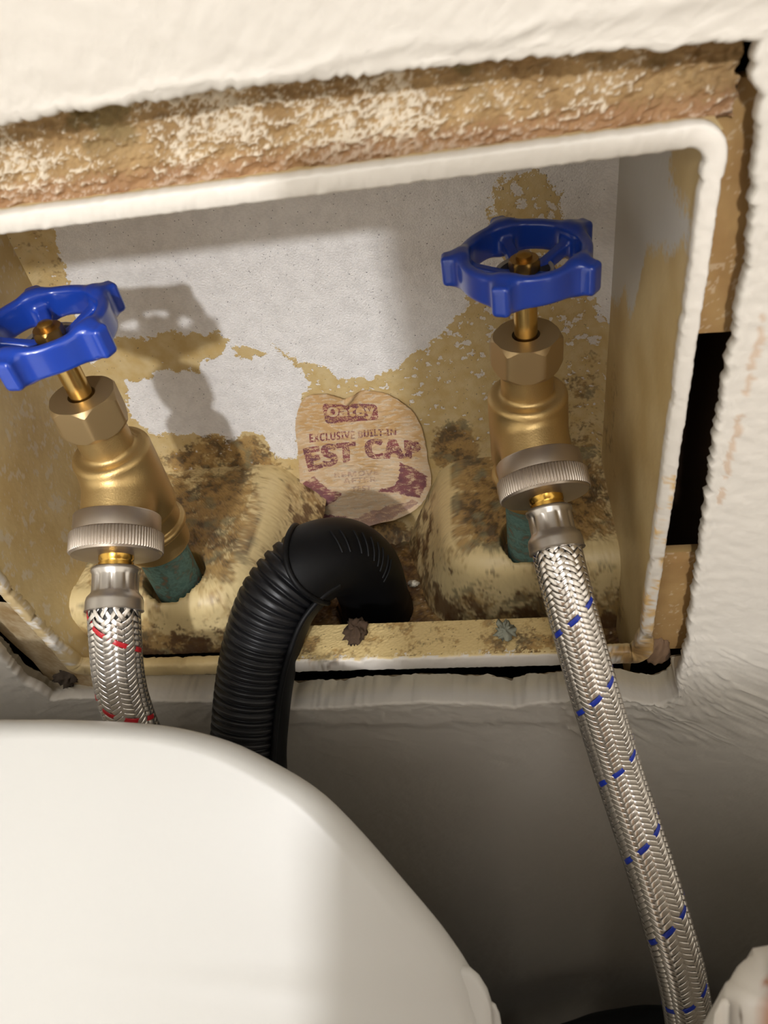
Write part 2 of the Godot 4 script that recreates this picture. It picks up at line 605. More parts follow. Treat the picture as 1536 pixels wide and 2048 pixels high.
func wall_back():
	var m := mat(Color.WHITE, 0.62, 0.0, true)
	relief(m, noise_tex(0.012, 512, 6.0), 70, 0.35)
	var pl := poly(HOLE)
	var n := 900
	var per := 0.0
	var seg := []
	for k in pl.size():
		var l := pl[k].distance_to(pl[(k + 1) % pl.size()])
		seg.append(l)
		per += l
	var edge := PackedVector2Array()
	var k := 0
	var run := 0.0
	for j in n:
		var d := per * j / n
		while run + seg[k] < d:
			run += seg[k]
			k += 1
		var p := pl[k].lerp(pl[(k + 1) % pl.size()], (d - run) / seg[k])
		var c := p - Vector2(95, 90)
		p += c.normalized() * (nz.get_noise_2d(d * 3.0, 7.0) * 0.7 + nz.get_noise_2d(d * 14.0, 90.0) * 0.6)
		edge.append(p)
	# rings from the cut edge outwards: [distance, z]
	var rings := [[0.0, -9.0], [0.0, -5.0], [0.0, -1.0], [0.0, 1.8], [0.25, 2.6], [0.7, 2.95], [1.4, 3.0]]
	for q in 84:
		rings.append([1.9 + pow((q + 1) / 84.0, 2.4) * 1000.0, 3.0])
	var mb := MB.new(Vector3.ZERO)
	var white := lin(197, 190, 179)
	for r in rings.size():
		for j in n:
			var p := edge[j]
			var c := (p - Vector2(95, 90))
			var out := c.normalized()
			var far := out / maxf(absf(out.x), absf(out.y))
			out = out.lerp(far, clampf(rings[r][0] / 400.0, 0.0, 1.0)).normalized() if rings[r][0] < 400.0 else out
			var q: Vector2 = p + out * rings[r][0] * (1.0 if rings[r][0] < 30.0 else 1.3)
			q.x = clampf(q.x, -1050, 1050)
			q.y = clampf(q.y, -1050, 1270)
			var z: float = rings[r][1]
			var col := white
			if r <= 1:
				col = lin(196, 184, 160)
				z += nz.get_noise_2d(j * 0.9, r * 9.0) * 1.2
				q += out * nz.get_noise_2d(j * 1.4, 30.0 + r * 40.0) * 1.2
				if p.x > 212.0 and p.y > -8.0:
					q.x += 6.5
				if p.x < 10.0 and p.y < 60.0:
					q += Vector2(-8.0, -5.0)
			else:
				# brush marks, lumps and the thick ridges of old paint round the opening
				var fade := 1.0 / (1.0 + maxf(rings[r][0] - 12.0, 0.0) * 0.05) * smoothstep(170.0, 70.0, rings[r][0])
				z += nz.get_noise_2d(q.x * 1.4, q.y * 3.0) * 0.17 * fade
				z += nf.get_noise_2d(q.x * 3.4, q.y * 3.8) * 0.22 * fade
				var rd := absf(nz.get_noise_2d(q.x * 0.55 + q.y * 0.9 + 30.0, q.y * 1.1 - q.x * 0.35))
				if q.y < 12.0 and q.x > 190.0 and q.y > -48.0:
					z += (1.0 - smoothstep(0.0, 0.10, rd)) * 0.8 * smoothstep(80.0, 30.0, rings[r][0])
				else:
					z += (1.0 - smoothstep(0.0, 0.08, rd)) * 0.16 * fade
				# a taped joint shows as a low ridge above the opening
				var tape := q.y - 201.2 - (q.x - 120.0) * 0.012 - nz.get_noise_2d(q.x * 0.4, 3.0) * 1.5
				z += (0.5 * exp(-tape * tape / 1.2) + 0.25 * smoothstep(-0.6, 0.6, tape)) * smoothstep(40.0, 120.0, q.x)
				# a thin rusty crack to the right of the box
				var crack := absf(q.x - 231.2 - (q.y - 100.0) * 0.02 - nz.get_noise_2d(q.y * 2.0, 31.0) * 1.0)
				if q.y > 78.0 and q.y < 140.0 and crack < 0.8 and nz.get_noise_2d(q.y * 1.5, 8.0) > -0.2:
					col = lin(186, 166, 146)
				# the lower edge of an old layer ends in a ragged line below the opening
				var line := -32.5 + nz.get_noise_2d(q.x * 0.5, 5.0) * 3.0 + nz.get_noise_2d(q.x * 3.0, 55.0) * 0.8
				z += smoothstep(line - 0.8, line + 0.5, q.y) * 0.8 * (1.0 if q.y < 20.0 else 0.5)
			mb.pt(Vector3(q.x, q.y, z), col, Vector2.ZERO, 0)
	for r in rings.size() - 1:
		for j in n:
			var j2 := (j + 1) % n
			mb.quad(r * n + j, r * n + j2, (r + 1) * n + j2, (r + 1) * n + j)
	# back face of the board
	var s := mb.v.size()
	for r in 2:
		for j in n:
			var p := edge[j]
			var out := (p - Vector2(95, 90)).normalized()
			var q := p + out * (0.0 if r == 0 else 1100.0)
			if r == 0 and p.x > 212.0 and p.y > -8.0:
				q.x += 6.5
			if r == 0 and p.x < 10.0 and p.y < 60.0:
				q += Vector2(-8.0, -5.0)
			mb.pt(Vector3(clampf(q.x, -1050, 1050), clampf(q.y, -1050, 1270), -9.0), lin(150, 130, 100), Vector2.ZERO, 9)
	mb.rows(2, n, s, true)
	var o := obj("wall_back", mb.mesh(), m)
	tag(o, "white painted wall with a ragged rectangular opening cut around the outlet box", "wall", "", "structure")
	# the hollow behind the board
	var dark := mat(srgb(74, 58, 44), 0.9)
	var b := BoxMesh.new()
	b.size = Vector3(2.1, 2.3, 0.02)
	tag(obj("wall_cavity", b, dark, null, Vector3(0, 100, -160)), "dark hollow of the wall seen through the gap around the box", "cavity", "", "structure")
	b = BoxMesh.new()
	b.size = Vector3(0.038, 2.2, 0.089)
	tag(obj("trim_1", b, mat(srgb(112, 84, 56), 0.85), null, Vector3(262, 100, -66)), "dark wooden stud inside the wall to the right of the box", "stud", "", "structure")


func plaster_strip():
	# rough crumbling strip above the box rim, set back behind the wall board
	var mb := MB.new()
	var nx := 620
	var ny := 84
	var rid := FastNoiseLite.new()
	rid.fractal_type = FastNoiseLite.FRACTAL_RIDGED
	rid.frequency = 0.085
	rid.fractal_octaves = 3
	rid.seed = 21
	for j in ny + 1:
		for i in nx + 1:
			var x := -62.0 + 284.5 * i / nx
			var y := 178.0 + 34.0 * j / ny
			if i == nx:
				x += nz.get_noise_2d(y * 4.0, 3.0) * 1.4
			var rg := rid.get_noise_2d(x * 1.2, y * 2.2)
			var n2 := nz.get_noise_2d(x * 5.0, y * 7.0)
			var n3 := nf.get_noise_2d(x * 1.2, y * 1.6 + 60.0)
			var z := -11.2 + rg * 1.0 + n2 * 0.7 + n3 * 1.2
			var c := lin(176, 146, 102).lerp(lin(142, 112, 72), clampf(0.5 + n3 * 1.1 + n2 * 0.5, 0.0, 1.0))
			# flakes of white paint left on the high spots
			var wsum := rg * 0.40 + n2 * 0.50 + nz.get_noise_2d(x * 11.0, y * 13.0) * 0.35 + nf.get_noise_2d(x * 0.6 + 90.0, y * 0.5) * 0.55 - maxf(0.0, x - 140.0) * 0.0022
			c = c.lerp(lin(226, 214, 192), 0.85 * smoothstep(0.16, 0.46, wsum))
			c = c.lerp(lin(104, 92, 54), smoothstep(0.15, 0.4, nf.get_noise_2d(x * 0.9 + 20.0, y * 1.1 + 800.0)) * smoothstep(183, 194, y) * 0.7)
			if y < 184.0:
				c = c.lerp(lin(150, 108, 78), 0.55 * smoothstep(184, 181, y + n2 * 3.0))
			mb.pt(Vector3(x, y, z), c)
	for j in ny:
		for i in nx:
			var a := j * (nx + 1) + i
			mb.quad(a, a + 1, a + nx + 2, a + nx + 1)
	# its right end and thickness
	var s := mb.v.size()
	for j in 18:
		var y := 178.0 + 34.0 * j / 17
		mb.pt(Vector3(222.4 + nz.get_noise_2d(y * 4.0, 3.0) * 1.4, y, -11.5), lin(120, 92, 58), Vector2.ZERO, 3)
		mb.pt(Vector3(222.0, y, -34), lin(104, 80, 52), Vector2.ZERO, 3)
	mb.rows(18, 2, s, false)
	var o := obj("trim_2", mb.mesh(), mat(Color.WHITE, 0.85, 0.0, true))
	tag(o, "rough brown strip of crumbling plaster flecked with white paint above the box", "plaster", "", "structure")


# ------------------------------------------------------------------ the box
const RIM := [-1.5, 24, -3.2, 60, -3.6, 110, -2, 168, 0.5, 176, 5, 178.5]


func outlet_box():
	var t := thing("outlet_box", "beige plastic washer outlet box with a white overpainted rim, set in the wall", "outlet box", Vector3.ZERO)
	obj("back_panel", back_panel(), back_panel_material(), t)
	var pm := mat(Color.WHITE, 0.45, 0.0, true)
	relief(pm, noise_tex(0.03, 256, 2.0, null, FastNoiseLite.TYPE_SIMPLEX_SMOOTH, 8), 40, 0.25)
	obj("side_panel", side_panel(true), pm, t)
	obj("side_panel", side_panel(false), pm, t)
	obj("top_panel", top_panel(), pm, t)
	obj("floor_panel", floor_panel(), pm, t)
	tag(obj("ledge", ledge(), pm, t), "flat beige front ledge smeared with dirt")
	tag(obj("rim", rim(), pm, t), "white painted front rim of the box")
	tag(obj("pipe_platform", platform(74.0, 2.0, -14.0, 27.5, true), pm, t), "soiled raised platform round the copper pipe")
	tag(obj("pipe_platform", platform(148.0, 217.0, -41.0, 10.5, false), pm, t), "soiled raised platform under the right valve")
	for q in [[219.0, 126.5, 17.0, 58.0], [219.0, -8.0, 17.0, 53.0]]:
		obj("mounting_flange", flange(q[0], q[1], q[2], q[3]), pm, t)
	obj("mounting_flange", flange_left(), pm, t)


const BEIGE := [206, 180, 128]


func back_panel() -> ArrayMesh:
	var mb := MB.new()
	var nx := 60
	var ny := 60
	for j in ny + 1:
		for i in nx + 1:
			var u := float(i) / nx
			var w := float(j) / ny
			var x := 220.0 * u
			var y := -34.0 + 215.0 * w
			# rounded inner corners
			var z := ZB
			var ex := maxf(0.0, maxf(13.0 - x, x - 206.0)) / 10.0
			z += (1.0 - sqrt(maxf(0.0, 1.0 - ex * ex))) * 7.0 if ex < 1.0 else 7.0
			var ey := clampf((-22.0 - y) / 9.0, 0.0, 1.0)
			z += (1.0 - sqrt(maxf(0.0, 1.0 - ey * ey))) * 7.0
			mb.pt(Vector3(x, y, z), Color.WHITE, Vector2(u, 1.0 - w))
	mb.rows(ny + 1, nx + 1, 0, false)
	return mb.mesh()


func side_panel(right: bool) -> ArrayMesh:
	var mb := MB.new()
	var nzs := 190
	var nys := 330
	var sp := poly(SIDE_PAINT)
	for j in nys + 1:
		var y := -33.0 + 212.0 * j / nys
		for i in nzs + 1:
			var z := -2.4 + (ZB + 2.4) * i / nzs
			var x := 216.6 + z * 0.020 if right else left_x(y) + 1.5 - z * 0.035
			var p := Vector3(x, maxf(y, 2.0) if z > (-11.0 if right else -36.0) else y, z)
			var c := lin(206, 184, 136).lerp(lin(190, 164, 112), clampf(0.5 + nf.get_noise_3dv(p * 0.7), 0.0, 1.0))
			var n1 := nz.get_noise_2d(z * 3.0, y * 2.0)
			var n2 := nz.get_noise_2d(z * 11.0, y * 6.0)
			if right:
				if Geometry2D.is_point_in_polygon(Vector2(z + n1 * 3.0 + n2, y + n2 * 5.0 + n1 * 3.0), sp):
					c = lin(196, 192, 184)
				c = grime(p, c, maxf(blob(z, y, -85, 30, 40, 70) * 0.45, blob(z, y, -60, -12, 60, 26) * 0.62))
			else:
				if n1 * 0.6 + nf.get_noise_2d(z * 1.6, y * 2.2) > 0.34 or n2 > 0.55:
					c = c.lerp(lin(206, 198, 180), 0.55)
				c = grime(p, c, maxf(blob(z, y, -70, 20, 60, 70) * 0.48, 0.14))
			mb.pt(p, c)
	mb.rows(nys + 1, nzs + 1, 0, false)
	return mb.mesh()


# the left side of the box bows inwards near its foot
func left_x(y: float) -> float:
	return -2.0 + 5.0 * smoothstep(70.0, 0.0, y) + 3.0 * pow(clampf((22.0 - y) / 24.0, 0.0, 1.6), 2.0)


func top_panel() -> ArrayMesh:
	var mb := MB.new()
	for i in 41:
		for j in 21:
			var x := -4.0 + 223.0 * i / 40
			var z := -2.4 + (ZB + 2.4) * j / 20
			mb.pt(Vector3(x, 178.5, z), lin(206, 182, 134))
	mb.rows(41, 21, 0, false)
	return mb.mesh()


func floor_panel() -> ArrayMesh:
	var mb := MB.new()
	var nx := 330
	var ny := 150
	for j in ny + 1:
		for i in nx + 1:
			var x := 1.0 + 217.0 * i / nx
			var z0 := -38.0 if x < 196.0 else -27.0
			var z := z0 + (ZB - z0) * j / ny
			var p := Vector3(x, -31.0, z)
			var hx := Vector2(x - 112.0, z + 55.0).length()
			var lumpy := nf.get_noise_2d(x * 2.0, z * 2.0) * 1.2 + nz.get_noise_2d(x * 8.0, z * 8.0) * 0.6
			p.y += lumpy
			var c := grime(p * 1.3 + Vector3(0, 50, 0), lin(170, 136, 84), 0.72)
			c = c.lerp(lin(74, 46, 28), clampf(0.45 + nf.get_noise_2d(x * 2.0 + 9.0, z * 2.0) * 0.9, 0.0, 0.85))
			if nz.get_noise_2d(x * 9.0 + 200.0, z * 9.0) > 0.6:
				c = lin(190, 176, 150)
			if hx < 17.0:
				p.y = -60.0
				c = lin(30, 24, 20)
			mb.pt(p, c)
	mb.rows(ny + 1, nx + 1, 0, false)
	return mb.mesh()


func ledge() -> ArrayMesh:
	# the flat step behind the lower rim, from under the black hose to the braided hose
	var mb := MB.new()
	var prof := []
	for k in 46:
		prof.append(Vector2(7.6 + 0.4 * smoothstep(0.0, 6.0, k * 0.36), -1.0 - k * 0.335))
	prof.append(Vector2(7.3, -16.6))
	prof.append(Vector2(4.0, -16.9))
	prof.append(Vector2(3.9, -17.2))
	prof.append(Vector2(-31.0, -41.0))
	var nx := 300
	for i in nx + 1:
		var x := 70.0 + 126.0 * i / nx
		for k in prof.size():
			var p := Vector3(x, prof[k].x, prof[k].y)
			var n2 := nz.get_noise_2d(x * 9.0, p.z * 9.0)
			var c := lin(206, 182, 128)
			c = grime(p * 1.7, c, 0.41 + 0.22 * blob(x, p.z, 98, -4, 22, 9) + 0.28 * blob(x, p.z, 180, -4, 22, 10) + 0.18 * blob(x, p.z, 128, -12, 16, 8))
			if nz.get_noise_2d(x * 13.0 + 70.0, p.z * 13.0) > 0.62:
				c = lin(58, 42, 28)
			p.y += n2 * 0.25 if k < 46 else 0.0
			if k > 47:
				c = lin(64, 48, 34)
			mb.pt(p, c, Vector2.ZERO, 0 if k < 47 else k)
	mb.rows(nx + 1, prof.size(), 0, false)
	return mb.mesh()


# centre line of the rim, counter-clockwise seen from the room
func rim() -> ArrayMesh:
	var line := PackedVector2Array()
	var pts := []
	for k in 40:
		pts.append(Vector2(16.0 + 198.0 * k / 39.0, 3.9 if k > 14 else 3.9 - 0.25 * sin(PI * k / 14.0)))
	for k in 7:
		pts.append(Vector2(214.0, 7.0) + Vector2(sin(k * PI / 12.0), -cos(k * PI / 12.0)) * 3.2)
	for k in 36:
		pts.append(Vector2(217.6 + 0.3 * sin(k * 0.9) * 0.3, 12.0 + 160.0 * k / 35.0))
	for k in 7:
		pts.append(Vector2(212.6, 173.6) + Vector2(cos(k * PI / 12.0), sin(k * PI / 12.0)) * 5.2)
	for k in 42:
		pts.append(Vector2(206.0 - 206.0 * k / 41.0, 178.6))
	for k in 6:
		pts.append(Vector2(-1.0 - 3.0 * sin(k * PI / 10.0), 174.6 + 4.0 * cos(k * PI / 10.0)))
	for k in 46:
		var y := 168.0 - 162.0 * k / 45.0
		pts.append(Vector2(left_x(y) - 0.4, y))
	pts.append(Vector2(12.4, 3.9))
	var mb := MB.new()
	# cross-section: (across, z), a rounded bar
	var cs := []
	for k in 16:
		var a := TAU * k / 16.0
		cs.append(Vector2(signf(cos(a)) * pow(absf(cos(a)), 0.45), signf(sin(a)) * pow(absf(sin(a)), 0.45)))
	# resample finely
	var fine := PackedVector2Array()
	for k in pts.size():
		var a: Vector2 = pts[k]
		var b: Vector2 = pts[(k + 1) % pts.size()]
		var m := maxi(1, int(a.distance_to(b) / 0.7))
		for q in m:
			fine.append(a.lerp(b, float(q) / m))
	var n := fine.size()
	for k in n:
		var d := (fine[(k + 3) % n] - fine[(k - 3 + n) % n]).normalized()
		var nrm := Vector2(d.y, -d.x)
		var p := fine[k]
		var low := smoothstep(20.0, 6.0, p.y)
		var half := lerpf(2.1, 3.75, low)
		if p.y > 170.0:
			half = 2.4
		var chip := maxf(0.0, nz.get_noise_2d(k * 0.9, 12.0) - 0.25) * (1.6 if p.y < 90.0 else 0.7)
		half -= chip * 0.5
		half += nz.get_noise_2d(k * 2.5, 77.0) * 0.22
		for q in cs.size():
			var o: Vector2 = cs[q]
			var w := o.x * half + (chip if o.x < 0.0 else 0.0)
			var P := Vector3(p.x + nrm.x * w, p.y + nrm.y * w, o.y * 2.4 - 2.2)
			P.z += nz.get_noise_3dv(P * 6.0) * 0.28 + nf.get_noise_3dv(P * 3.0) * 0.25
			var c := lin(212, 205, 194)
			if p.x < 66.0 and p.y < 9.0:
				c = lin(206, 182, 132)
			var bare := nf.get_noise_3dv(P * 2.2) + nz.get_noise_3dv(P * 7.0) * 0.5
			if o.y < -0.4:
				c = lin(206, 184, 136)
			elif p.x > 200.0 and p.y < 90.0:
				c = c.lerp(lin(206, 172, 118), smoothstep(-0.1, 0.25, bare + (40.0 - p.y) * 0.006))
				c = grime(P, c, 0.34 + 0.25 * blob(p.x, p.y, 216, 8, 14, 24))
			elif p.y < 9.0 and p.x > 66.0:
				if o.y < 0.75:
					c = c.lerp(lin(214, 192, 140), smoothstep(0.0, 0.2, bare + 0.25))
				c = grime(P, c, 0.22 + 0.2 * blob(p.x, 0, 95, 0, 25, 9))
			elif p.x < 20.0 and p.y < 60.0:
				c = c.lerp(lin(186, 164, 122), smoothstep(-0.2, 0.2, bare + 0.2))
				c = grime(P, c, 0.34)
			mb.pt(P, c)
	mb.rows(n, cs.size(), 0, true)
	# close the ring
	var L := (n - 1) * cs.size()
	for q in cs.size():
		var q2 := (q + 1) % cs.size()
		mb.quad(L + q, L + q2, q2, q)
	return mb.mesh()


# raised pipe platform: xi is the side towards the middle of the box, xo the side by the box wall
func platform(xi: float, xo: float, zf: float, top: float, hole: bool) -> ArrayMesh:
	var mb := MB.new()
	var sx := signf(xo - xi)
	var rad := 20.0
	# outline from the outer front corner to the inner back corner, seen from above
	var line := []
	for k in 90:
		line.append(Vector2(lerpf(xo, xi + sx * rad, k / 90.0), zf))
	for k in 50:
		var a := PI * 0.5 * k / 49.0
		line.append(Vector2(xi + sx * rad - sx * sin(a) * rad, zf - rad + cos(a) * rad))
	for k in 110:
		line.append(Vector2(xi, lerpf(zf - rad, ZB - 1.0, (k + 1) / 110.0)))
	var n := line.size()
	var hc := Vector2(44, -29)
	if not hole:
		hc = Vector2(183, -54)
	# rows: down the skirt, round the lip, across the top towards the outer back corner
	var R := 8.5
	var rows_ := []
	for k in 26:
		rows_.append([0.0, lerpf(-3.0 if hole else -32.0, top - R, k / 25.0)])
	for k in 9:
		var a := PI * 0.5 * k / 8.0
		rows_.append([-R * (1.0 - cos(a)), top - R + R * sin(a)])
	for k in 90:
		rows_.append([-R - (k + 1.0) / 90.0, top])
	for r in rows_.size():
		for k in n:
			var l: Vector2 = line[k]
			var din := Vector2(sx, 0)
			if k < 90:
				din = Vector2(0, -1)
			elif k < 140:
				din = (Vector2(xi + sx * rad, zf - rad) - l).normalized()
			var y: float = rows_[r][1]
			var q := l
			if r < 35:
				# draft: the skirt spreads towards the floor and flares to the back
				var sk := (top - y) / 34.0
				q = l + din * (-rows_[r][0])
				q -= Vector2(sx, 0) * sk * (7.0 + 11.0 * clampf((zf - l.y) / 52.0, 0.0, 1.0)) * smoothstep(60.0, 110.0, k)
				q.y += sk * 1.5 * smoothstep(140.0, 100.0, k)
			else:
				var e := l + din * R
				var c := Vector2(xo, ZB - 1.0)
				q = e.lerp(c, -rows_[r][0] - R)
				# the top rises gently to the back panel
			var rise := (-7.0 if hole else 5.0) * pow(clampf((zf - q.y) / (zf - ZB), 0.0, 1.0), 1.6)
			y += rise * clampf(r / 25.0, 0.0, 1.0)
			var p := Vector3(q.x, y, q.y)
			var lumpy := nf.get_noise_2d(q.x * 2.6, q.y * 2.6) * 0.8 + nz.get_noise_2d(q.x * 9.0, q.y * 9.0) * 0.35
			if r > 33:
				p.y += lumpy
			else:
				p += Vector3(din.x, 0, din.y) * nz.get_noise_3dv(p * 5.0) * 0.3
			var dirt := 0.42
			if r > 30:
				dirt = 0.40 + 0.34 * smoothstep(4.0, 13.0, (zf - q.y)) * (0.4 + blob(q.x, q.y, 0.5 * (xi + xo), (zf + ZB) * 0.5, 48, 52))
			elif r < 21:
				dirt = 0.46 + 0.30 * smoothstep(21.0, 8.0, r) * (1.0 if k < 115 else 0.4)
			var col := grime(p, lin(212, 190, 140), dirt)
			if r < 24:
				# wet brown mud left on the lower part of the face
				var mud := nf.get_noise_3dv(p * 1.6 + Vector3(5, 5, 50)) * 0.9 + nz.get_noise_3dv(p * 5.0) * 0.4 + (0.35 - r * 0.035) * (1.0 if k < 115 else 0.3)
				col = col.lerp(lin(88, 58, 34), 0.85 * smoothstep(-0.05, 0.2, mud))
			if hole and r > 30:
				var hd := Vector2(q.x - hc.x, q.y - hc.y).length()
				if hd < 12.4:
					p.y -= smoothstep(12.4, 11.4, hd) * 9.0
			elif r > 30:
				var hd := Vector2(q.x - hc.x, q.y - hc.y).length()
				if hd < 13.0:
					p.y -= smoothstep(13.0, 11.5, hd) * 9.0
			mb.pt(p, col)
	mb.rows(rows_.size(), n, 0, false)
	return mb.mesh()


func flange(x: float, y: float, w: float, h: float) -> ArrayMesh:
	var mb := MB.new()
	var nx := 40
	var ny := 120
	for j in ny + 1:
		for i in nx + 1:
			var p := Vector3(x + w * i / nx, y + h * j / ny, -12.0)
			p.z += nf.get_noise_3dv(p * 0.5) * 0.6 - 0.8 * smoothstep(0.9, 1.0, float(j) / ny)
			var c := lin(176, 142, 92).lerp(lin(160, 124, 78), clampf(0.5 + nf.get_noise_3dv(p * 1.4), 0.0, 1.0))
			if nz.get_noise_3dv(p * 4.0) + nf.get_noise_3dv(p) * 0.5 > 0.42:
				c = c.lerp(lin(206, 184, 152), 0.5)
			mb.pt(p, grime(p, c, 0.2), Vector2.ZERO, 0)
	mb.rows(ny + 1, nx + 1, 0, false)
	# thickness along the upper and lower ends
	for e in [0, ny]:
		var s := mb.v.size()
		for i in nx + 1:
			var p := Vector3(x + w * i / nx, y + h * e / ny, -12.0)
			mb.pt(p, lin(190, 156, 100), Vector2.ZERO, 4 + e)
			mb.pt(p - Vector3(0, 0, 3.2), lin(150, 120, 80), Vector2.ZERO, 4 + e)
		mb.rows(nx + 1, 2, s, false)
	return mb.mesh()


func flange_left() -> ArrayMesh:
	var mb := MB.new()
	var nx := 40
	var ny := 90
	for j in ny + 1:
		var y := -14.0 + 56.0 * j / ny
		for i in nx + 1:
			var x := left_x(maxf(y, 0.0)) - 1.0 - 26.0 * i / nx
			var p := Vector3(x, y, -4.4 - 4.6 * pow(float(i) / nx, 1.2))
			var c := lin(186, 168, 136).lerp(lin(150, 124, 86), clampf(0.5 + nf.get_noise_3dv(p * 1.5) + nz.get_noise_3dv(p * 5.0) * 0.5, 0.0, 1.0))
			mb.pt(p, grime(p, c, 0.34))
	mb.rows(ny + 1, nx + 1, 0, false)
	return mb.mesh()


# ------------------------------------------------------------------ the valves
var wheel_mesh: ArrayMesh
var body_mesh: ArrayMesh


# five-lobed handwheel, axis y, centre of the rim at the origin
func wheel_sdf(p: Vector3) -> float:
	var r := Vector2(p.x, p.z).length()
	var a := atan2(p.z, p.x)
	var s := TAU / 5.0
	var m := fposmod(a + s * 0.5, s) - s * 0.5
	var q := Vector3(r * cos(m), p.y, r * sin(m))
	# rim: a tall rounded hoop, taller at the lobes
	var hh := 4.6 + 0.5 * smoothstep(0.5, 0.0, absf(m))
	var hoop := Vector2(absf(r - 17.7) - 0.35, absf(p.y) - hh + 1.4)
	var d := Vector2(maxf(hoop.x, 0.0), maxf(hoop.y, 0.0)).length() + minf(maxf(hoop.x, hoop.y), 0.0) - 1.4
	# lobe: a rounded block pointing outwards
	var b := Vector3(absf(q.x - 20.4) - 2.3, absf(q.y) - 3.2, absf(q.z) - 1.2)
	var lobe := Vector3(maxf(b.x, 0.0), maxf(b.y, 0.0), maxf(b.z, 0.0)).length() + minf(maxf(b.x, maxf(b.y, b.z)), 0.0) - 1.5
	d = smin(d, lobe, 3.6)
	# spoke: slopes down from the rim to the hub
	var e := Vector3(clampf(q.x, 5.0, 17.0), 0, 0)
	e.y = lerpf(-4.6, -0.5, clampf((q.x - 5.0) / 12.0, 0.0, 1.0))
	var w := Vector2(absf(q.z) - 0.9, absf(q.y - e.y) - 1.1)
	var spoke := Vector3(q.x - e.x, maxf(w.x, 0.0), maxf(w.y, 0.0)).length() - 0.9
	d = smin(d, spoke, 1.8)
	# hub
	d = smin(d, cyl(p, Vector3(0, -8.4, 0), Vector3(0, -3.0, 0), 9.2, 0.8), 1.2)
	return d


# valve body: stem axis is y through the origin at the height where the outlet leaves; outlet towards +z
const OUT_ANG := 0.53   # outlet drop below the horizontal, radians


func out_dir() -> Vector3:
	return Vector3(0, -sin(OUT_ANG), cos(OUT_ANG))


func body_sdf(p: Vector3) -> float:
	var d := cyl(p, Vector3(0, 2, 0), Vector3(0, 19.5, 0), 8.7, 0.6)
	var main := cyl(p, Vector3(0, -20, 0), Vector3(0, 9.0, 0), 13.4, 2.2)
	d = smin(d, main, 1.5)
	var o := out_dir()
	d = smin(d, cyl(p, o * -2.0, o * 20.0, 11.9, 1.2), 2.2)
	d = smin(d, cyl(p, Vector3(0, -38, 0), Vector3(0, -16, 0), 12.2, 1.2), 1.0)
	d = smin(d, cyl(p, Vector3(0, -29, 0), Vector3(0, -26, 0), 13.8, 1.2), 0.8)
	return d


func valve(label: String, base: Vector3, lean: Vector3, yaw: float, hy: float, turn: float, grp: String) -> Node3D:
	# base is the point where the outlet leaves the stem axis
	var t := thing("shutoff_valve", label, "valve", base, grp)
	var axis := lean.normalized()
	var z := Vector3(sin(yaw), 0, cos(yaw))
	z = (z - axis * z.dot(axis)).normalized()
	t.basis = Basis(axis.cross(z), axis, z)
	var brass := mat(srgb(186, 158, 106), 0.42, 0.85)
	relief(brass, noise_tex(0.06, 256, 3.0, null, FastNoiseLite.TYPE_SIMPLEX_SMOOTH, 12), 12, 0.3)
	brass.uv1_world_triplanar = false
	var nutm := mat(srgb(172, 148, 108), 0.45, 0.8)
	var bright := mat(srgb(208, 176, 112), 0.24, 1.0)
	obj("body", body_mesh, brass, t)
	var mb := MB.new()
	hexnut(mb, Vector3.ZERO, Vector3.UP, 10.2, 19.0, 31.0, 4.4, 0.2, 0.62)
	lathe(mb, [[Vector2(4.4, 31.0), Vector2(4.4, 27.0), Vector2(3.0, 27.0)]], Vector3.ZERO, Vector3.UP, 40)
	obj("bonnet_nut", mb.mesh(), nutm, t)
	mb = MB.new()
	lathe(mb, [[Vector2(3.65, 24), Vector2(3.65, hy - 6.0)], [Vector2(3.65, hy - 6.0), Vector2(0, hy - 6.0)]], Vector3.ZERO, Vector3.UP, 40)
	obj("stem", mb.mesh(), bright, t)
	var w := obj("handwheel", wheel_mesh, null, t)
	w.position = Vector3(0, hy * S, 0)
	w.rotation.y = turn
	var blue := mat(srgb(28, 66, 168), 0.28)
	blue.clearcoat_enabled = true
	blue.clearcoat = 0.6
	blue.clearcoat_roughness = 0.12
	w.material_override = blue
	mb = MB.new()
	lathe(mb, [[Vector2(3.6, 0.0), Vector2(7.6, 0.0)], [Vector2(7.6, 0.0), Vector2(7.8, -0.4)]], Vector3(0, hy - 2.7, 0), Vector3.UP, 40)
	obj("washer_plate", mb.mesh(), mat(srgb(38, 36, 36), 0.4, 0.5), t)
	mb = MB.new()
	lathe(mb, [[Vector2(7.4, -0.6), Vector2(7.7, -0.1), Vector2(8.5, 0.0)], [Vector2(8.5, 0), Vector2(8.8, -0.8)]], Vector3(0, hy - 2.2, 0), Vector3.UP, 40)
	obj("washer_ring", mb.mesh(), mat(srgb(190, 186, 176), 0.35, 0.8), t)
	mb = MB.new()
	hexnut(mb, Vector3(0, hy - 2.7, 0), Vector3.UP, 4.1, 0.0, 3.8, 2.3, 0.35, 0.6)
	lathe(mb, [[Vector2(2.4, 3.4), Vector2(2.4, 5.0)], [Vector2(2.4, 5.0), Vector2(1.9, 5.5), Vector2(0, 5.7)]], Vector3(0, hy - 2.7, 0), Vector3.UP, 24)
	obj("handle_nut", mb.mesh(), mat(srgb(176, 138, 74), 0.36, 0.95), t)
	return t


# ------------------------------------------------------------------ the braided hoses
func knurl(a: float, p: Vector2) -> float:
	if p.y > 6.2 and p.y < 13.0:
		var s := fposmod(a * 90.0 / TAU, 1.0)
		return -0.42 * (1.0 - smoothstep(0.0, 0.22, absf(s - 0.5) - 0.16)) * -1.0 - 0.42
	return 0.0


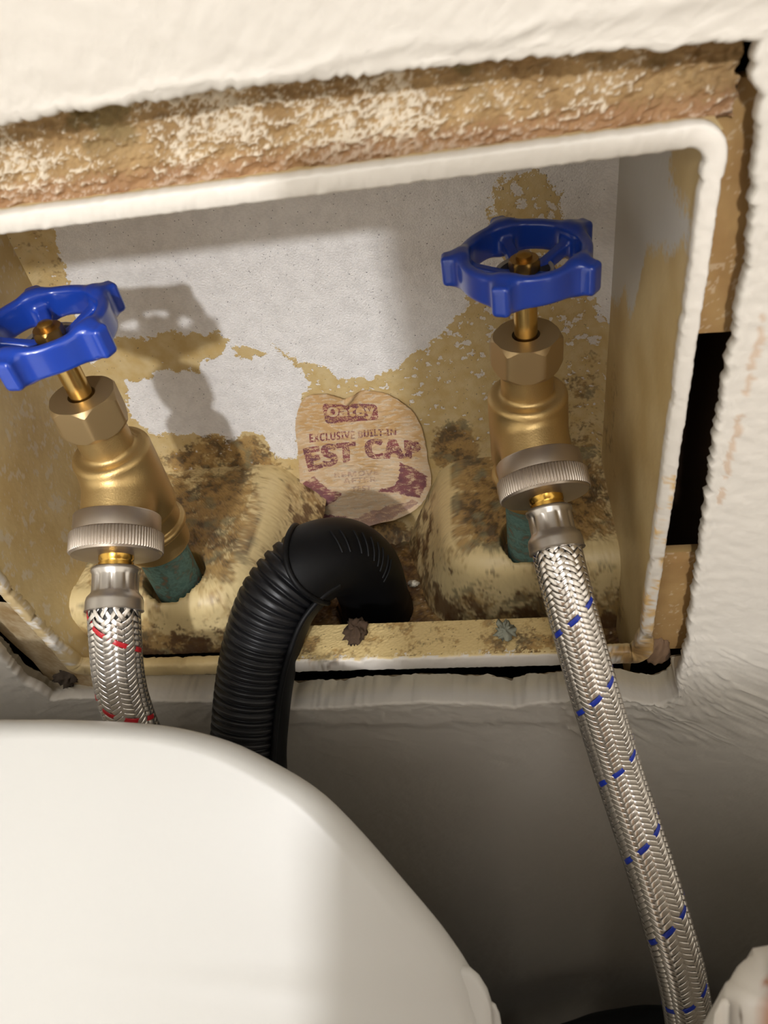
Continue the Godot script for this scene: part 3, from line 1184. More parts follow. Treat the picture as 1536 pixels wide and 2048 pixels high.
func hose(label: String, nut_at: Vector3, axis: Vector3, pts: Array, rad: float, mirror: float, phase: float, tracer: Color, grp: String, yaw: float):
	var t := thing("braided_hose", label, "hose", nut_at, grp)
	var steel := mat(srgb(196, 190, 182), 0.34, 0.95)
	var dull := mat(srgb(180, 168, 154), 0.38, 0.92)
	# coupling nut: smooth collar, knurled ring, hollow lower face
	var mb := MB.new(nut_at)
	lathe(mb, [[Vector2(11.6, 0), Vector2(13.8, 0)], [Vector2(13.8, 0), Vector2(14.1, 0.4), Vector2(14.1, 6.0)], [Vector2(14.1, 6.0), Vector2(14.9, 6.4)]], nut_at, axis, 180)
	lathe(mb, [[Vector2(15.0, 6.4), Vector2(15.15, 6.8), Vector2(15.15, 12.4), Vector2(15.0, 12.8)]], nut_at, axis, 720, Color.WHITE, knurl)
	lathe(mb, [[Vector2(14.6, 12.8), Vector2(14.2, 13.5)], [Vector2(14.2, 13.5), Vector2(8.0, 13.8), Vector2(5.4, 13.6)]], nut_at, axis, 180)
	obj("coupling_nut", mb.mesh(), dull, t)
	mb = MB.new(nut_at)
	lathe(mb, [[Vector2(5.6, 12.0), Vector2(5.6, 15.0), Vector2(5.2, 15.3), Vector2(5.2, 15.9)], [Vector2(5.6, 15.9), Vector2(5.6, 18.5)]], nut_at, axis, 40)
	obj("brass_neck", mb.mesh(), mat(srgb(206, 164, 80), 0.25, 1.0), t)
	# crimped ferrule with eight flats and a flared skirt
	mb = MB.new(nut_at)
	var crimp := func(a: float, p: Vector2) -> float:
		if p.y > 20.4 and p.y < 25.6:
			return -0.42 * pow(absf(cos(a * 5.0)), 8.0)
		return 0.0
	var rf := rad * 0.93
	lathe(mb, [[Vector2(5.4, 17.4), Vector2(rf - 0.6, 17.4), Vector2(rf + 0.2, 18.0), Vector2(rf + 0.2, 18.9), Vector2(rf - 0.25, 19.8), Vector2(rf - 0.2, 20.6), Vector2(rf - 0.2, 25.4), Vector2(rf + 0.1, 26.2), Vector2(rf + 1.1, 27.4), Vector2(rf + 1.5, 28.8), Vector2(rf + 1.5, 31.2), Vector2(rf + 1.7, 32.0)], [Vector2(rf + 1.7, 32.0), Vector2(rf + 0.8, 32.2), Vector2(rf + 0.3, 30.0)]], nut_at, axis, 160, Color.WHITE, crimp)
	obj("ferrule", mb.mesh(), steel, t)
	# the braid: two families of flat wire bands that pass over and under each other
	var path := catmull(pts, 0.37)
	var fr := frames(path)
	mb = MB.new(nut_at)
	var sub := PackedVector3Array()
	var sfr := []
	for k in range(0, path.size(), 6):
		sub.append(path[k])
		sfr.append(fr[k])
	tube(mb, sub, sfr, func(_k, _a): return rad - 0.95, 28)
	obj("inner_tube", mb.mesh(), mat(srgb(52, 50, 46), 0.5), t)
	var N := 14
	var lead := 27.0
	var half := 0.80
	var braid := MB.new(nut_at)
	var trace := MB.new(nut_at)
	var step := path[0].distance_to(path[1])
	for fam: float in [1.0, -1.0]:
		for i in N:
			var out: MB = trace if (fam * mirror > 0.0 and i == 3) else braid
			var s := out.v.size()
			for k in path.size():
				var l := k * step
				var q := 2.0 * N * l / lead
				# sum of the two band numbers decides which one lies on top
				var sum: float = 2.0 * i + q if fam > 0.0 else 2.0 * i - q
				var over: float = clampf(1.6 * cos(PI * 0.5 * (sum - 0.5)) * fam + (0.55 if out == trace else 0.0), -1.0, 1.0)
				var r := rad - 0.42 + over * 0.33
				var a := TAU * i / N + fam * TAU * l / lead + phase
				var b: Basis = fr[k]
				var nrm := b.x * cos(a) + b.z * sin(a)
				var tan_ := -b.x * sin(a) + b.z * cos(a)
				# direction along the band, and across it
				var along := (b.y * lead + tan_ * fam * TAU * rad).normalized()
				var across := nrm.cross(along)
				for w in 9:
					var u := (w - 4.0) / 4.0
					var bump: float = [0.0, 0.26, 0.14, 0.28, 0.16, 0.28, 0.14, 0.26, 0.0][w]
					var sag := u * u * half * half / (2.0 * rad)
					out.pt(path[k] + nrm * (r + bump * 0.75 - sag) + across * u * half, Color.WHITE, Vector2(u, l), 0)
			out.rows(path.size(), 9, s, false)
	obj("wire_braid", braid.mesh(), mat(srgb(222, 216, 208), 0.27, 0.92), t)
	tag(obj("tracer_strand", trace.mesh(), mat(tracer, 0.35), t), "blue tracer strand" if tracer.b > tracer.r else "red tracer strand")


# ------------------------------------------------------------------ the drain hose and its holder
const DRAIN := [Vector3(72, -75, 46), Vector3(68.5, -45, 33), Vector3(68.5, -27, 22), Vector3(71, -13, 10), Vector3(75, 1, 0), Vector3(80.5, 14, -8.5), Vector3(88, 25.5, -17), Vector3(98.5, 30, -27), Vector3(108.5, 23, -37.5), Vector3(113.5, 6, -46), Vector3(114, -14, -51), Vector3(113.5, -40, -54)]


func drain_hose():
	var path := catmull(DRAIN, 0.42)
	var fr := frames(path, Vector3(0.6, 0, 0.8))
	var step := path[0].distance_to(path[1])
	var base: Vector3 = DRAIN[0]
	var t := thing("drain_hose", "black corrugated drain hose arching over the lower rim into the box", "hose", base)
	var mb := MB.new(base)
	tube(mb, path, fr, func(k, _a):
		var s := fposmod(k * step / 3.15, 1.0)
		return 12.5 + 1.5 * smoothstep(0.42, 0.26, absf(s - 0.5)), 44)
	var rub := mat(srgb(19, 19, 21), 0.4)
	rub.metallic_specular = 0.4
	obj("corrugated_tube", mb.mesh(), rub, t)
	# the hook-shaped holder that keeps the bend
	var g := thing("hose_holder", "smooth black plastic hook that wraps the bend of the drain hose", "hose holder", base)
	var black := mat(srgb(13, 13, 14), 0.5)
	black.metallic_specular = 0.3
	var total := path.size()
	var k0 := 0
	# where the closed sleeve begins
	for k in total:
		if path[k].x > 93.0:
			k0 = k
			break
	var sp := PackedVector3Array()
	var sf := []
	for k in range(k0, total, 3):
		sp.append(path[k])
		sf.append(fr[k])
	mb = MB.new(base)
	var ns := sp.size()
	# angle 0 of the frame points to the right and front of the bend
	var cut := func(a: float) -> float: return clampf(0.5 - 0.5 * cos(a - 0.2), 0.0, 1.0)
	var s := mb.v.size()
	var seg := 56
	var lip := PackedVector3Array()
	for k in ns:
		for j in seg:
			var a := TAU * j / seg
			# the sleeve starts on a slant: the outer side of the bend starts later
			var f := minf(k + float(cut.call(a)) * 13.0 * (1.0 - float(k) / ns), ns - 1.001)
			var k1 := int(f)
			var b0: Basis = sf[k1]
			var b1: Basis = sf[k1 + 1]
			var r := 15.3
			if f > ns - 16:
				r += 0.12 * (f - ns + 16)
			var d := (b0.x * cos(a) + b0.z * sin(a)).lerp(b1.x * cos(a) + b1.z * sin(a), f - k1)
			var c := sp[k1].lerp(sp[k1 + 1], f - k1)
			mb.pt(c + d * r, Color.WHITE, Vector2.ZERO, 0)
			if k == 0:
				lip.append(c + d * 15.6)
	mb.rows(ns, seg, s, true)
	lip.append(lip[0])
	tube(mb, lip, frames(lip), func(_k, _a): return 1.15, 10, 0.0, TAU, Color.WHITE, 2)
	obj("sleeve", mb.mesh(), black, g)
	# grip ribs on the outside of the bend
	mb = MB.new(base)
	for q in 9:
		var kk := int(ns * (0.16 + 0.030 * q))
		var rp := PackedVector3Array()
		var rf := []
		var b: Basis = sf[kk]
		for j in 15:
			var top := Vector3(0.22, 0.72, 0.66)
			var a := atan2(top.dot(b.z), top.dot(b.x))
			var side := 1.0 if (-b.x * sin(a) + b.z * cos(a)).y > 0.0 else -1.0
			a += side * (0.0 + 0.62 * j / 14.0)
			rp.append(sp[kk] + (b.x * cos(a) + b.z * sin(a)) * 15.35)
		rf = frames(rp, b.y)
		tube(mb, rp, rf, func(_k, _a): return 0.5, 8)
	obj("grip_ribs", mb.mesh(), black, g)
	# the open channel that runs down along the rising leg
	mb = MB.new(base)
	var cp := PackedVector3Array()
	var cf := []
	for k in range(0, k0 + 30, 3):
		cp.append(path[k])
		cf.append(fr[k])
	for side in [15.6, 14.2]:
		tube(mb, cp, cf, func(_k, _a): return side, 24, -2.5, -0.40, Color.WHITE, 0 if side > 15.0 else 1)
	# web between the two legs, and the raised edge of the channel
	for e in [-2.5, -0.40]:
		var ep := PackedVector3Array()
		for k in cp.size():
			var b: Basis = cf[k]
			ep.append(cp[k] + (b.x * cos(e) + b.z * sin(e)) * 15.0)
		tube(mb, ep, frames(ep), func(_k, _a): return 1.1, 10)
	obj("channel", mb.mesh(), black, g)


# ------------------------------------------------------------------ the paper label
func raster(cov: PackedFloat32Array, w: int, h: int, text: String, font: Font, quad: Array, size := 64, thick := 0.0):
	# draws the text into the coverage buffer so that its box fills the four corners (pixels: TL, TR, BR, BL)
	var tm := TextMesh.new()
	tm.text = text
	tm.font = font
	tm.font_size = size
	tm.depth = 0.0
	tm.pixel_size = 0.01
	var ar := tm.get_mesh_arrays()
	var vs: PackedVector3Array = ar[Mesh.ARRAY_VERTEX]
	var ix: PackedInt32Array = ar[Mesh.ARRAY_INDEX] if ar[Mesh.ARRAY_INDEX] else PackedInt32Array(range(vs.size()))
	var lo := Vector2(1e9, 1e9)
	var hi := Vector2(-1e9, -1e9)
	for v in vs:
		lo = lo.min(Vector2(v.x, v.y))
		hi = hi.max(Vector2(v.x, v.y))
	var px := PackedVector2Array()
	for v in vs:
		var u := (v.x - lo.x) / (hi.x - lo.x)
		var q := 1.0 - (v.y - lo.y) / (hi.y - lo.y)
		var a: Vector2 = quad[0].lerp(quad[1], u)
		var b: Vector2 = quad[3].lerp(quad[2], u)
		px.append(a.lerp(b, q))
	for k in range(0, ix.size(), 3):
		var a := px[ix[k]]
		var b := px[ix[k + 1]]
		var c := px[ix[k + 2]]
		var x0 := maxi(0, int(floor(minf(a.x, minf(b.x, c.x)) - thick)))
		var x1 := mini(w - 1, int(ceil(maxf(a.x, maxf(b.x, c.x)) + thick)))
		var y0 := maxi(0, int(floor(minf(a.y, minf(b.y, c.y)) - thick)))
		var y1 := mini(h - 1, int(ceil(maxf(a.y, maxf(b.y, c.y)) + thick)))
		for y in range(y0, y1 + 1):
			for x in range(x0, x1 + 1):
				var p := Vector2(x, y)
				var hit := Geometry2D.point_is_inside_triangle(p, a, b, c)
				if not hit and thick > 0.0:
					for e in [[a, b], [b, c], [c, a]]:
						if p.distance_to(Geometry2D.get_closest_point_to_segment(p, e[0], e[1])) <= thick:
							hit = true
							break
				if hit:
					cov[y * w + x] = 1.0


const LX := 74.0
const LY := 60.0
const LP := 9.0


func lp(x: float, y: float) -> Vector2:
	return Vector2((x - LX) * LP, (LY - y) * LP)


const LABEL_EDGE := [91.8, 55.1, 95.5, 57.3, 102, 57.9, 107, 56.1, 109.6, 54.6, 112.2, 55.8, 115.7, 57.3, 120.8, 56.8, 128.8, 54, 135.3, 48.2, 139.2, 39.9, 140.5, 28.9, 140.5, 17.4, 140.9, 6.9, 138.3, -2.3, 133.2, -9.9, 123.5, -15.1, 108.5, -18, 95.7, -20.5, 78.5, -19.1, 77.2, -5.3, 80.4, 10.5, 83.8, 28.4, 85.3, 39.6, 87.6, 47.6]


func label_material() -> StandardMaterial3D:
	var w := int(70 * LP)
	var h := int(84 * LP)
	var cov := PackedFloat32Array()
	cov.resize(w * h)
	var inv := PackedFloat32Array()
	inv.resize(w * h)
	var f := SystemFont.new()
	f.font_names = PackedStringArray(["Droid Sans"])
	f.font_weight = 700
	var corner := func(a: Array) -> Array: return [lp(a[0], a[1]), lp(a[2], a[3]), lp(a[4], a[5]), lp(a[6], a[7])]
	raster(inv, w, h, "Oatey", f, corner.call([101.4, 50.6, 121.2, 49.6, 120.4, 42.9, 100.4, 43.7]), 64, 1.5)
	raster(cov, w, h, "EXCLUSIVE BUILT-IN", f, corner.call([90.6, 37.0, 128.8, 36.6, 128.3, 32.9, 89.8, 32.3]), 64, 0.6)
	raster(cov, w, h, "EST", f, corner.call([86.6, 29.5, 109.6, 30.8, 107.8, 20.8, 86.2, 15.9]), 64, 5.0)
	raster(cov, w, h, "CAP", f, corner.call([114.2, 31.4, 138.0, 28.9, 137.2, 19.3, 113.7, 21.0]), 64, 5.0)
	raster(cov, w, h, "REMOVE", f, corner.call([97.2, 13.5, 117.6, 13.8, 117.1, 10.6, 96.6, 10.5]), 64, 0.4)
	raster(cov, w, h, "AFTER", f, corner.call([100.6, 9.9, 115.8, 9.5, 115.3, 6.5, 100, 6.6]), 64, 0.4)
	raster(cov, w, h, "TEST", f, corner.call([103.5, 4.4, 112.7, 4.6, 112.2, 1.5, 103, 1.4]), 64, 0.4)
	var box := poly([99.6, 52.9, 122.8, 51.6, 122.1, 42.1, 98.2, 41.6])
	var bl := [poly([87.6, 12.5, 89.1, 8.7, 91.9, 4.2, 98.6, 0.5, 95.1, -3, 88.2, -7, 85, -10.6, 98.8, -13.7, 84.2, -16, 75, -16, 76, -0.3, 79, 7.6]), poly([128.1, 17.2, 132.1, 14.6, 138.9, 8.7, 137.1, 0.4, 134.2, -5, 126.4, -1.8, 115.6, -0.3, 116.9, 2.1, 123.9, 3.3, 126.8, 10.9]), poly([93, -13.9, 103.5, -14.1, 116.1, -9.2, 130.5, -5.9, 133.4, -8.1, 122.4, -14.3, 107.4, -19.1, 93.2, -20])]
	var rgb := PackedByteArray()
	rgb.resize(w * h * 3)
	var hei := PackedByteArray()
	hei.resize(w * h)
	var ink := lin(136, 50, 62)
	for j in h:
		for i in w:
			var x := LX + i / LP
			var y := LY - j / LP
			var n1 := nz.get_noise_2d(x * 2.0 + 9.0, y * 5.0)
			var n2 := nz.get_noise_2d(x * 14.0, y * 14.0)
			var n3 := nf.get_noise_2d(x * 1.5 + 300.0, y * 1.5)
			var c := lin(214, 186, 150).lerp(lin(200, 162, 112), clampf(0.40 + n3 * 1.3 + (y - 22.0) * 0.022, 0.0, 1.0))
			c = c.lerp(lin(218, 204, 180), clampf(n1 * 1.4, 0.0, 0.6))
			var q := Vector2(x + n1 * 1.2 + n2 * 0.5, y + n3 * 2.0 + n2 * 0.4)
			var k := cov[j * w + i]
			# rounded box of the printed maker's name
			var bu := (Vector2(x, y) - box[0]).dot((box[1] - box[0]).normalized()) / box[0].distance_to(box[1])
			var bv := (Vector2(x, y) - box[0]).dot((box[3] - box[0]).normalized()) / box[0].distance_to(box[3])
			var cr := Vector2(maxf(absf(bu - 0.5) - 0.41, 0.0) * 2.2, maxf(absf(bv - 0.5) - 0.30, 0.0)).length()
			if Geometry2D.is_point_in_polygon(Vector2(x, y), box) and inv[j * w + i] < 0.5 and cr < 0.2:
				k = 1.0
			# worn print: gaps where the ink has flaked with the paper's grain
			var wear := smoothstep(-0.42, 0.05, n2 + n1 * 0.8)
			k *= wear * (0.92 if y > 15.0 else 0.4)
			if x > 108.0 and x < 128.0 and y > 32.0 and y < 38.0:
				k *= 0.6 + 0.4 * smoothstep(-0.1, 0.2, n3)
			for e in 3:
				if Geometry2D.is_point_in_polygon(q, bl[e]):
					k = maxf(k, (0.88 if e < 2 else 0.55) * smoothstep(-0.75, 0.05, n2 * 0.6 + n1 * 0.9 + n3))
			c = c.lerp(ink.lerp(lin(96, 44, 70), clampf(0.5 + n3, 0.0, 1.0)), clampf(k, 0.0, 1.0))
			c = c.lerp(lin(120, 80, 44), smoothstep(0.45, 0.62, n1 + n2 * 0.3) * 0.35)
			c = c.linear_to_srgb()
			var at := (j * w + i) * 3
			rgb[at] = int(c.r * 255.0)
			rgb[at + 1] = int(c.g * 255.0)
			rgb[at + 2] = int(c.b * 255.0)
			hei[j * w + i] = int(clampf(110.0 + n1 * 70.0 + n2 * 16.0, 0.0, 255.0))
	var im := Image.create_from_data(w, h, false, Image.FORMAT_RGB8, rgb)
	var bm := Image.create_from_data(w, h, false, Image.FORMAT_L8, hei)
	bm.convert(Image.FORMAT_RGBA8)
	bm.bump_map_to_normal_map(3.0)
	var m := mat(Color.WHITE, 0.6)
	m.albedo_texture = ImageTexture.create_from_image(im)
	m.normal_enabled = true
	m.normal_texture = ImageTexture.create_from_image(bm)
	return m


func paper_label():
	var base := Vector3(108, 18, ZB + 1.2)
	var mb := MB.new(base)
	var pl := poly(LABEL_EDGE)
	var edge := PackedVector2Array()
	for k in pl.size():
		var p0 := pl[(k - 1 + pl.size()) % pl.size()]
		var p1 := pl[k]
		var p2 := pl[(k + 1) % pl.size()]
		var p3 := pl[(k + 2) % pl.size()]
		for q in 8:
			edge.append(p1.cubic_interpolate(p2, p0, p3, q / 8.0))
	var n := edge.size()
	var rn := 40
	var c := Vector2(109, 18)
	for layer in 2:
		var s := mb.v.size()
		for r in rn + 1:
			for k in n:
				var e := edge[k] + (edge[k] - c).normalized() * nz.get_noise_2d(k * 3.0, 44.0) * 0.35
				var f := float(r) / rn
				var p := c.lerp(e, f)
				var z := ZB + 1.1 + nf.get_noise_2d(p.x * 1.1, p.y * 1.1 + 200.0) * 0.55 + nz.get_noise_2d(p.x * 1.2 + 4.0, p.y * 4.5) * 0.28
				# the rim of the paper curls away from the plastic
				z += 1.3 * pow(f, 8.0) * (0.6 + nf.get_noise_2d(k * 0.6, 9.0))
				# a peeled fold beside the name, and the lower edge lifted by the bend of the box
				z += 1.8 * exp(-pow((p.x - 112.0 - (p.y - 54.0) * 0.8) / 1.6, 2.0)) * smoothstep(47.0, 55.0, p.y)
				z += 5.0 * pow(clampf((-6.0 - p.y) / 15.0, 0.0, 1.0), 2.0)
				mb.pt(Vector3(p.x, p.y, z - 0.25 * layer), Color.WHITE, Vector2((p.x - LX) * LP / int(70 * LP), (LY - p.y) * LP / int(84 * LP)), layer)
		mb.rows(rn + 1, n, s, true)
	var o := obj("paper_label", mb.mesh(), label_material(), null, base)
	tag(o, "stained peeling paper label with faded red print on the back of the box", "label")


# ------------------------------------------------------------------ the appliances
const CONSOLE := [-420, 65.5, 57.5, -200, 65.5, 57.5, -17.1, 65.5, 57.5, 30.6, 65, 58, 45.7, 64.9, 58.2, 66.4, 64.1, 59, 80.7, 63, 60.3, 94.7, 60.6, 63, 105.6, 57.4, 66.7, 118.8, 52.4, 72.5, 129, 46.2, 79.6, 141.3, 36.9, 90.1, 150.8, 29.3, 98.6, 157.3, 22.9, 106, 159.9, 17.7, 111.2, 161.3, 12.7, 117.4, 161.9, -3.3, 135.6, 161.9, -44, 182.4, -420, -44, 182.4]


func dome(mb: MB, line: Array, centre: Vector3, drop: float, r: float, puff: float, nrm: Vector3, soft := true):
	# a cushion with a rounded edge over a closed outline, then a skirt straight down to drop
	var pts := []
	for k in line.size():
		var p0: Vector3 = line[(k - 1 + line.size()) % line.size()]
		var p1: Vector3 = line[k]
		var p2: Vector3 = line[(k + 1) % line.size()]
		var p3: Vector3 = line[(k + 2) % line.size()]
		var m := maxi(2, int(p1.distance_to(p2) / 3.0))
		for q in m:
			var f := float(q) / m
			pts.append(p1.cubic_interpolate(p2, p0, p3, f) if soft and p1.distance_to(p2) < 60.0 and p0.distance_to(p1) < 60.0 and p2.distance_to(p3) < 60.0 else p1.lerp(p2, f))
	var n := pts.size()
	var s := mb.v.size()
	var rows_ := 0
	for k in 24:
		var f := k / 24.0
		for q in pts:
			var d: Vector3 = q - centre
			var far := maxf(d.length() - r, 1.0) / d.length()
			mb.pt(centre + d * f * far + nrm * puff * (1.0 - f * f))
		rows_ += 1
	for k in 14:
		var a := PI * 0.5 * k / 13.0
		for q in pts:
			var d: Vector3 = q - centre
			var l := d.length()
			mb.pt(centre + d * ((l - r + r * sin(a)) / l) - nrm * r * (1.0 - cos(a)))
		rows_ += 1
	for k in 3:
		for q in pts:
			var p: Vector3 = q - nrm * r
			p.y = minf(p.y, lerpf(p.y, drop, (k + 1) / 3.0))
			mb.pt(p)
		rows_ += 1
	mb.rows(rows_, n, s, true)


func rounded(lo: Vector3, hi: Vector3, r: float) -> ArrayMesh:
	# a box with all edges rounded
	var mb := MB.new((lo + hi) * 0.5)
	var c := (lo + hi) * 0.5
	var h := (hi - lo) * 0.5
	var n := 24
	for i in n + 1:
		var th := PI * i / n
		for k in 2 * n:
			var ph := TAU * (k + 0.5) / (2 * n)
			var d := Vector3(sin(th) * cos(ph), cos(th), sin(th) * sin(ph))
			var q := Vector3(signf(d.x) * (h.x - r), signf(d.y) * (h.y - r) if absf(d.y) > 0.001 else 0.0, signf(d.z) * (h.z - r))
			if i == n / 2:
				q.y = 0.0
			mb.pt(c + q + d * r)
	mb.rows(n + 1, 2 * n, 0, true)
	return mb.mesh()


func washer():
	var base := Vector3(-130, -1050, 300)
	var t := thing("washing_machine", "smooth white appliance top with a rounded end in front of the wall, lower left", "washing machine", base)
	var white := mat(srgb(186, 184, 178), 0.38)
	var line := []
	for k in range(0, CONSOLE.size(), 3):
		line.append(Vector3(CONSOLE[k], CONSOLE[k + 1], CONSOLE[k + 2]))
	var nrm := Vector3(0, 0.75, 0.66).normalized()
	var mb := MB.new(base)
	dome(mb, line, Vector3(-21.6, 26.5, 102.6), -200.0, 6.5, 3.0, nrm)
	obj("console", mb.mesh(), white, t)
	# two stepped pieces that close the end of the console
	mb = MB.new(base)
	var cap := []
	for q in [[154.9, 24.1, 104.7], [157.6, 23.6, 105], [159.7, 22.4, 106.3], [161.6, 20.4, 108.7], [162.5, 18.2, 111], [163, 7.6, 123.1], [163, -18.2, 151.5], [154.9, -18.2, 151.5]]:
		cap.append(Vector3(q[0], q[1], q[2]) + nrm * -2.0)
	dome(mb, cap, Vector3(158.2, 3.8, 127.1) - nrm * 2.0, -180.0, 1.8, 0.7, nrm, false)
	obj("end_cap", mb.mesh(), white, t)
	mb = MB.new(base)
	cap = []
	for q in [[160, 18.8, 110.5], [163.4, 17.4, 112.1], [164.3, 16.1, 113.7], [164.9, 12.7, 117.1], [165, -1, 132.5], [165, -18.2, 151.5], [160, -18.2, 151.5]]:
		cap.append(Vector3(q[0], q[1], q[2]) + nrm * -4.0)
	dome(mb, cap, Vector3(162.3, 1.4, 129.5) - nrm * 4.0, -180.0, 1.1, 0.3, nrm, false)
	obj("end_cap", mb.mesh(), white, t)
	var cab := rounded(Vector3(-430, -1050, 104), Vector3(166, -150, 720), 20)
	var o := obj("cabinet", cab, white, t)
	o.position = (Vector3(-132, -600, 412) - base) * S


func dryer():
	var base := Vector3(500, -1050, 300)
	var t := thing("dryer", "chipped white appliance end with rust streaks at the lower right corner", "dryer", base)
	var m := mat(Color.WHITE, 0.45, 0.0, true)
	var white := lin(190, 184, 174)
	var mb := MB.new(base)
	var a := []
	for q in [[210.1, 58.9, 117.3], [211.9, 59.7, 115.2], [213.8, 59.7, 112.9], [217.2, 59.7, 110.6], [223.2, 59.7, 108.3], [268, 59.7, 107.6], [500, 59.7, 107.6], [500, 37, 145], [268, 37, 145], [209.7, 37, 145], [209.4, 50.7, 127.1]]:
		a.append(Vector3(q[0], q[1], q[2]))
	dome(mb, a, Vector3(300, 50, 126), -220.0, 4.5, 2.0, Vector3(0, 0.8, 0.6))
	lump(mb, Vector3(232.2, 62.5, 114.3), Vector3(13.5, 5.6, 10.5), 0.05, 3)
	for k in mb.v.size():
		var p: Vector3 = mb.v[k] * 1000.0 + base
		var c := white
		var rust := blob(p.x, p.z, 220.2, 119.6, 6.8, 12) * 0.75 + nf.get_noise_3dv(p * 2.0) * 0.4 + nz.get_noise_3dv(p * 6.0) * 0.3
		c = c.lerp(lin(150, 92, 52), smoothstep(0.42, 0.75, rust))
		if nz.get_noise_3dv(p * 5.0 + Vector3(90, 0, 0)) > 0.58:
			c = lin(96, 84, 70)
		mb.c[k] = c
	obj("console", mb.mesh(), m, t)
	mb = MB.new(base)
	a = []
	for q in [[206.4, 59.7, 121.4], [207.6, 60, 118.7], [208.9, 60.3, 117.2], [210, 60.1, 117.5], [209.4, 58.2, 121.1], [208.6, 47.7, 133.1], [206.2, 47.7, 133.1]]:
		a.append(Vector3(q[0], q[1], q[2]))
	dome(mb, a, Vector3(208, 54.5, 125), -160.0, 0.7, 0.3, Vector3(0, 0.8, 0.6))
	for k in mb.c.size():
		mb.c[k] = white
	tag(obj("end_cap", mb.mesh(), m, t), "thin chipped white end plate")
	var o := obj("cabinet", rounded(Vector3(212, -1050, 118), Vector3(888, -110, 722), 20), mat(srgb(222, 218, 208), 0.4), t)
	o.position = (Vector3(550, -580, 420) - base) * S


func bits():
	# black vent hose low between the appliances
	var base := Vector3(215, -330, 42)
	var mb := MB.new(base)
	var path := catmull([Vector3(150, -440, 70), Vector3(195, -378, 60), Vector3(240, -358, 52), Vector3(295, -372, 50), Vector3(345, -440, 52)], 1.2)
	tube(mb, path, frames(path), func(k, _a): return 30.0 + 0.2 * sin(k * 0.3), 30)
	tag(obj("vent_hose", mb.mesh(), mat(srgb(9, 9, 9), 0.8), null, base), "black smooth hose low in the gap between the two white appliances", "hose")
	# loose dirt
	var brown := mat(srgb(72, 54, 38), 0.9)
	var grey := mat(srgb(146, 148, 132), 0.7)
	var list := [
		["dirt_clump", Vector3(114.8, 9.2, -12), Vector3(4.2, 2.4, 5.6), 0.5, 31, brown, "dark brown clump of dirt on the ledge beside the black hose", "dirt"],
		["lint_tuft", Vector3(170.2, 9.2, -10), Vector3(2.7, 1.7, 3.6), 0.9, 33, grey, "grey green tuft of lint on the ledge beside the braided hose", "lint"],
		["paint_chip", Vector3(56.5, 16.5, -82), Vector3(1.9, 0.7, 1.6), 0.9, 35, mat(srgb(196, 196, 204), 0.5), "small grey flake lying on the soiled left platform", "flake"],
		["paint_chip", Vector3(130.5, -24, -62), Vector3(2.4, 1.6, 1.4), 0.5, 36, mat(srgb(206, 196, 176), 0.6), "small pale crumb beside the end of the black hose", "crumb"],
		["plaster_lump", Vector3(225.8, -9, -13), Vector3(4.6, 7.5, 4.6), 0.22, 37, mat(srgb(132, 104, 78), 0.9), "brown lump of broken plaster in the lower right corner of the opening", "plaster"],
		["plaster_crumb", Vector3(-9.0, -8.0, -7), Vector3(4.2, 4.4, 4.0), 0.6, 39, mat(srgb(70, 58, 46), 0.9), "dark crumb of plaster in the lower left corner of the opening", "plaster"],
	]
	for q in list:
		mb = MB.new(q[1])
		lump(mb, q[1], q[2], q[3], q[4])
		tag(obj(q[0], mb.mesh(), q[5], null, q[1]), q[6], q[7])


func carton():
	# stands on the appliances nearer the viewer than the frame shows; it shades the gap behind them
	var base := Vector3(262, -100, 425)
	var t := thing("cardboard_carton", "brown cardboard carton standing on the appliance tops in front of the gap", "carton", base)
	var card := mat(srgb(166, 128, 86), 0.85)
	var b := BoxMesh.new()
	b.size = Vector3(0.316, 0.338, 0.19)
	var o := obj("carton_body", b, card, t)
	o.position.y = 0.171
	for k in [-1.0, 1.0]:
		var f := BoxMesh.new()
		f.size = Vector3(0.312, 0.003, 0.093)
		var fl := obj("flap", f, card, t)
		fl.position = Vector3(0, 0.3418, 0.0475 * k)


func phone():
	# the camera itself: it shades part of the box from the lamp
	var cam: Camera3D = get_node("camera")
	var t := Node3D.new()
	t.name = numbered("smartphone")
	add_child(t, true)
	t.transform = Transform3D(cam.transform.basis, cam.transform * Vector3(-0.022, -0.050, 0.0085))
	tag(t, "dark phone held in front of the box by whoever looks into it", "phone")
	var m := rounded(Vector3(-35.5, -74, -4), Vector3(35.5, 74, 4), 3.5)
	obj("case", m, mat(srgb(30, 30, 34), 0.5), t)


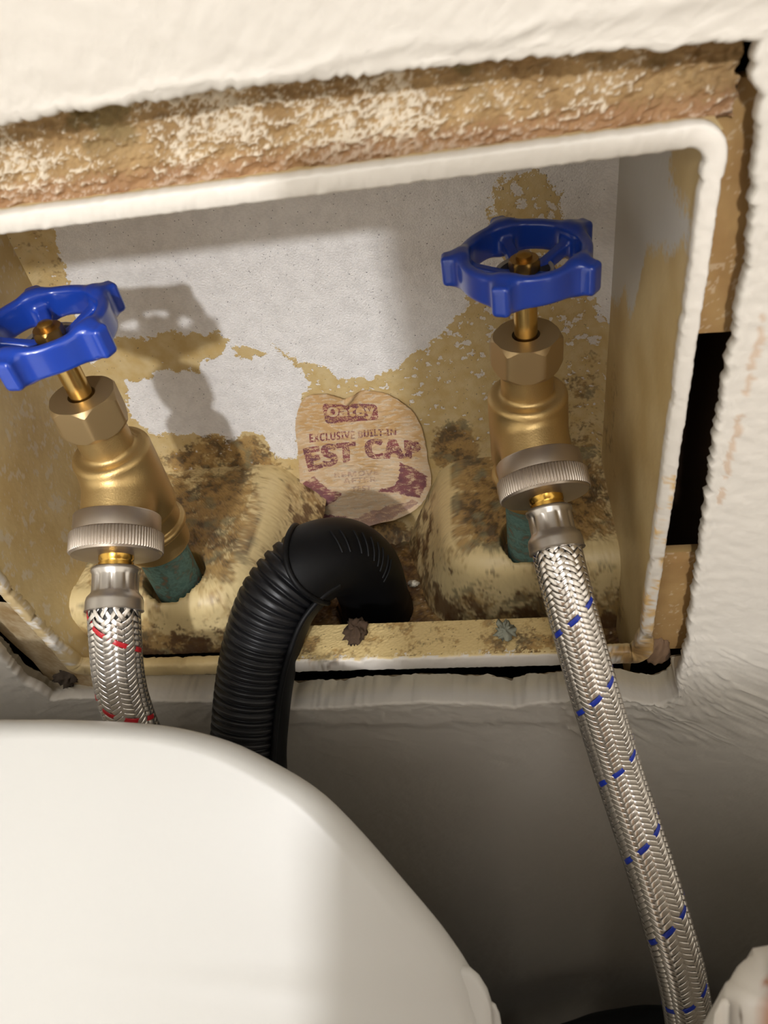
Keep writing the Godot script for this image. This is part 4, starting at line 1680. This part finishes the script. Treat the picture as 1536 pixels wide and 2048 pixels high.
func _ready():
	nz.noise_type = FastNoiseLite.TYPE_SIMPLEX_SMOOTH
	nz.seed = 11
	nz.frequency = 0.1
	nz.fractal_octaves = 3
	nf.noise_type = FastNoiseLite.TYPE_SIMPLEX_SMOOTH
	nf.seed = 27
	nf.frequency = 0.05
	nf.fractal_octaves = 4
	set_up()
	lamps()
	room()
	wall_back()
	plaster_strip()
	outlet_box()
	paper_label()
	wheel_mesh = nets(wheel_sdf, Vector3(-26, -11, -26), Vector3(26, 8, 26), 0.7)
	body_mesh = nets(body_sdf, Vector3(-16, -40, -16), Vector3(16, 22, 30), 0.8)
	var grp := ""
	var br := Vector3(182.5, 74, -53)
	var bl := Vector3(44, 82, -29)
	var vr := valve("brass shutoff valve with a blue handwheel on the right, above the blue-striped hose", br, Vector3(0, 1, 0), 0.15, 55.5, -0.80, grp)
	var vl := valve("brass shutoff valve with a blue handwheel on the left, above the red-striped hose", bl, Vector3(0, 1, 0), 0.05, 54.0, -0.46, grp)
	var verd := mat(Color.WHITE, 0.8, 0.1)
	verd.albedo_texture = noise_tex(0.02, 256, 0.0, pipe_ramp())
	verd.uv1_triplanar = true
	verd.uv1_scale = Vector3.ONE * 40.0
	for q in [[vl, -66.0], [vr, -70.0]]:
		var pipe := MB.new()
		lathe(pipe, [[Vector2(9.4, q[1]), Vector2(9.4, -28)]], Vector3.ZERO, Vector3.UP, 40)
		tag(obj("inlet_pipe", pipe.mesh(), verd, q[0]), "green tarnished copper inlet pipe")
	# hoses hang from the outlets
	var o := vr.basis * out_dir()
	var at := br + o * 17.0
	hose("braided steel hose with a blue tracer, from the right valve to the lower right", at, o, [at + o * 31.0, at + o * 36.0, Vector3(191.4, 39.5, 0.5), Vector3(197.5, 16.2, 18), Vector3(201.2, 3.4, 26), Vector3(205.5, -11, 36), Vector3(213, -31, 56), Vector3(217.7, -45, 70.8), Vector3(221.4, -59, 80.6), Vector3(225, -81.5, 90.5), Vector3(227, -105, 97), Vector3(228, -130, 101)], 8.0, -1.0, 0.9, srgb(24, 52, 168), grp, 0.0)
	o = vl.basis * out_dir()
	at = bl + o * 17.0
	hose("braided steel hose with a red tracer, from the left valve down behind the white appliance", at, o, [at + o * 30.0, at + o * 33.0, Vector3(45.3, 49.5, 19.0), Vector3(43.9, 39.5, 24.6), Vector3(43.2, 28, 29.4), Vector3(44, 14, 34.0), Vector3(47.5, 1, 37.5), Vector3(53, -18, 40), Vector3(60, -50, 40)], 8.2, 1.0, 0.4, srgb(176, 30, 38), grp, 0.0)
	drain_hose()
	washer()
	dryer()
	bits()
	phone()
	carton()


func pipe_ramp() -> Gradient:
	var g := Gradient.new()
	g.set_color(0, srgb(66, 98, 90))
	g.set_color(1, srgb(150, 92, 62))
	g.add_point(0.45, srgb(104, 134, 124))
	g.add_point(0.6, srgb(80, 108, 98))
	return g
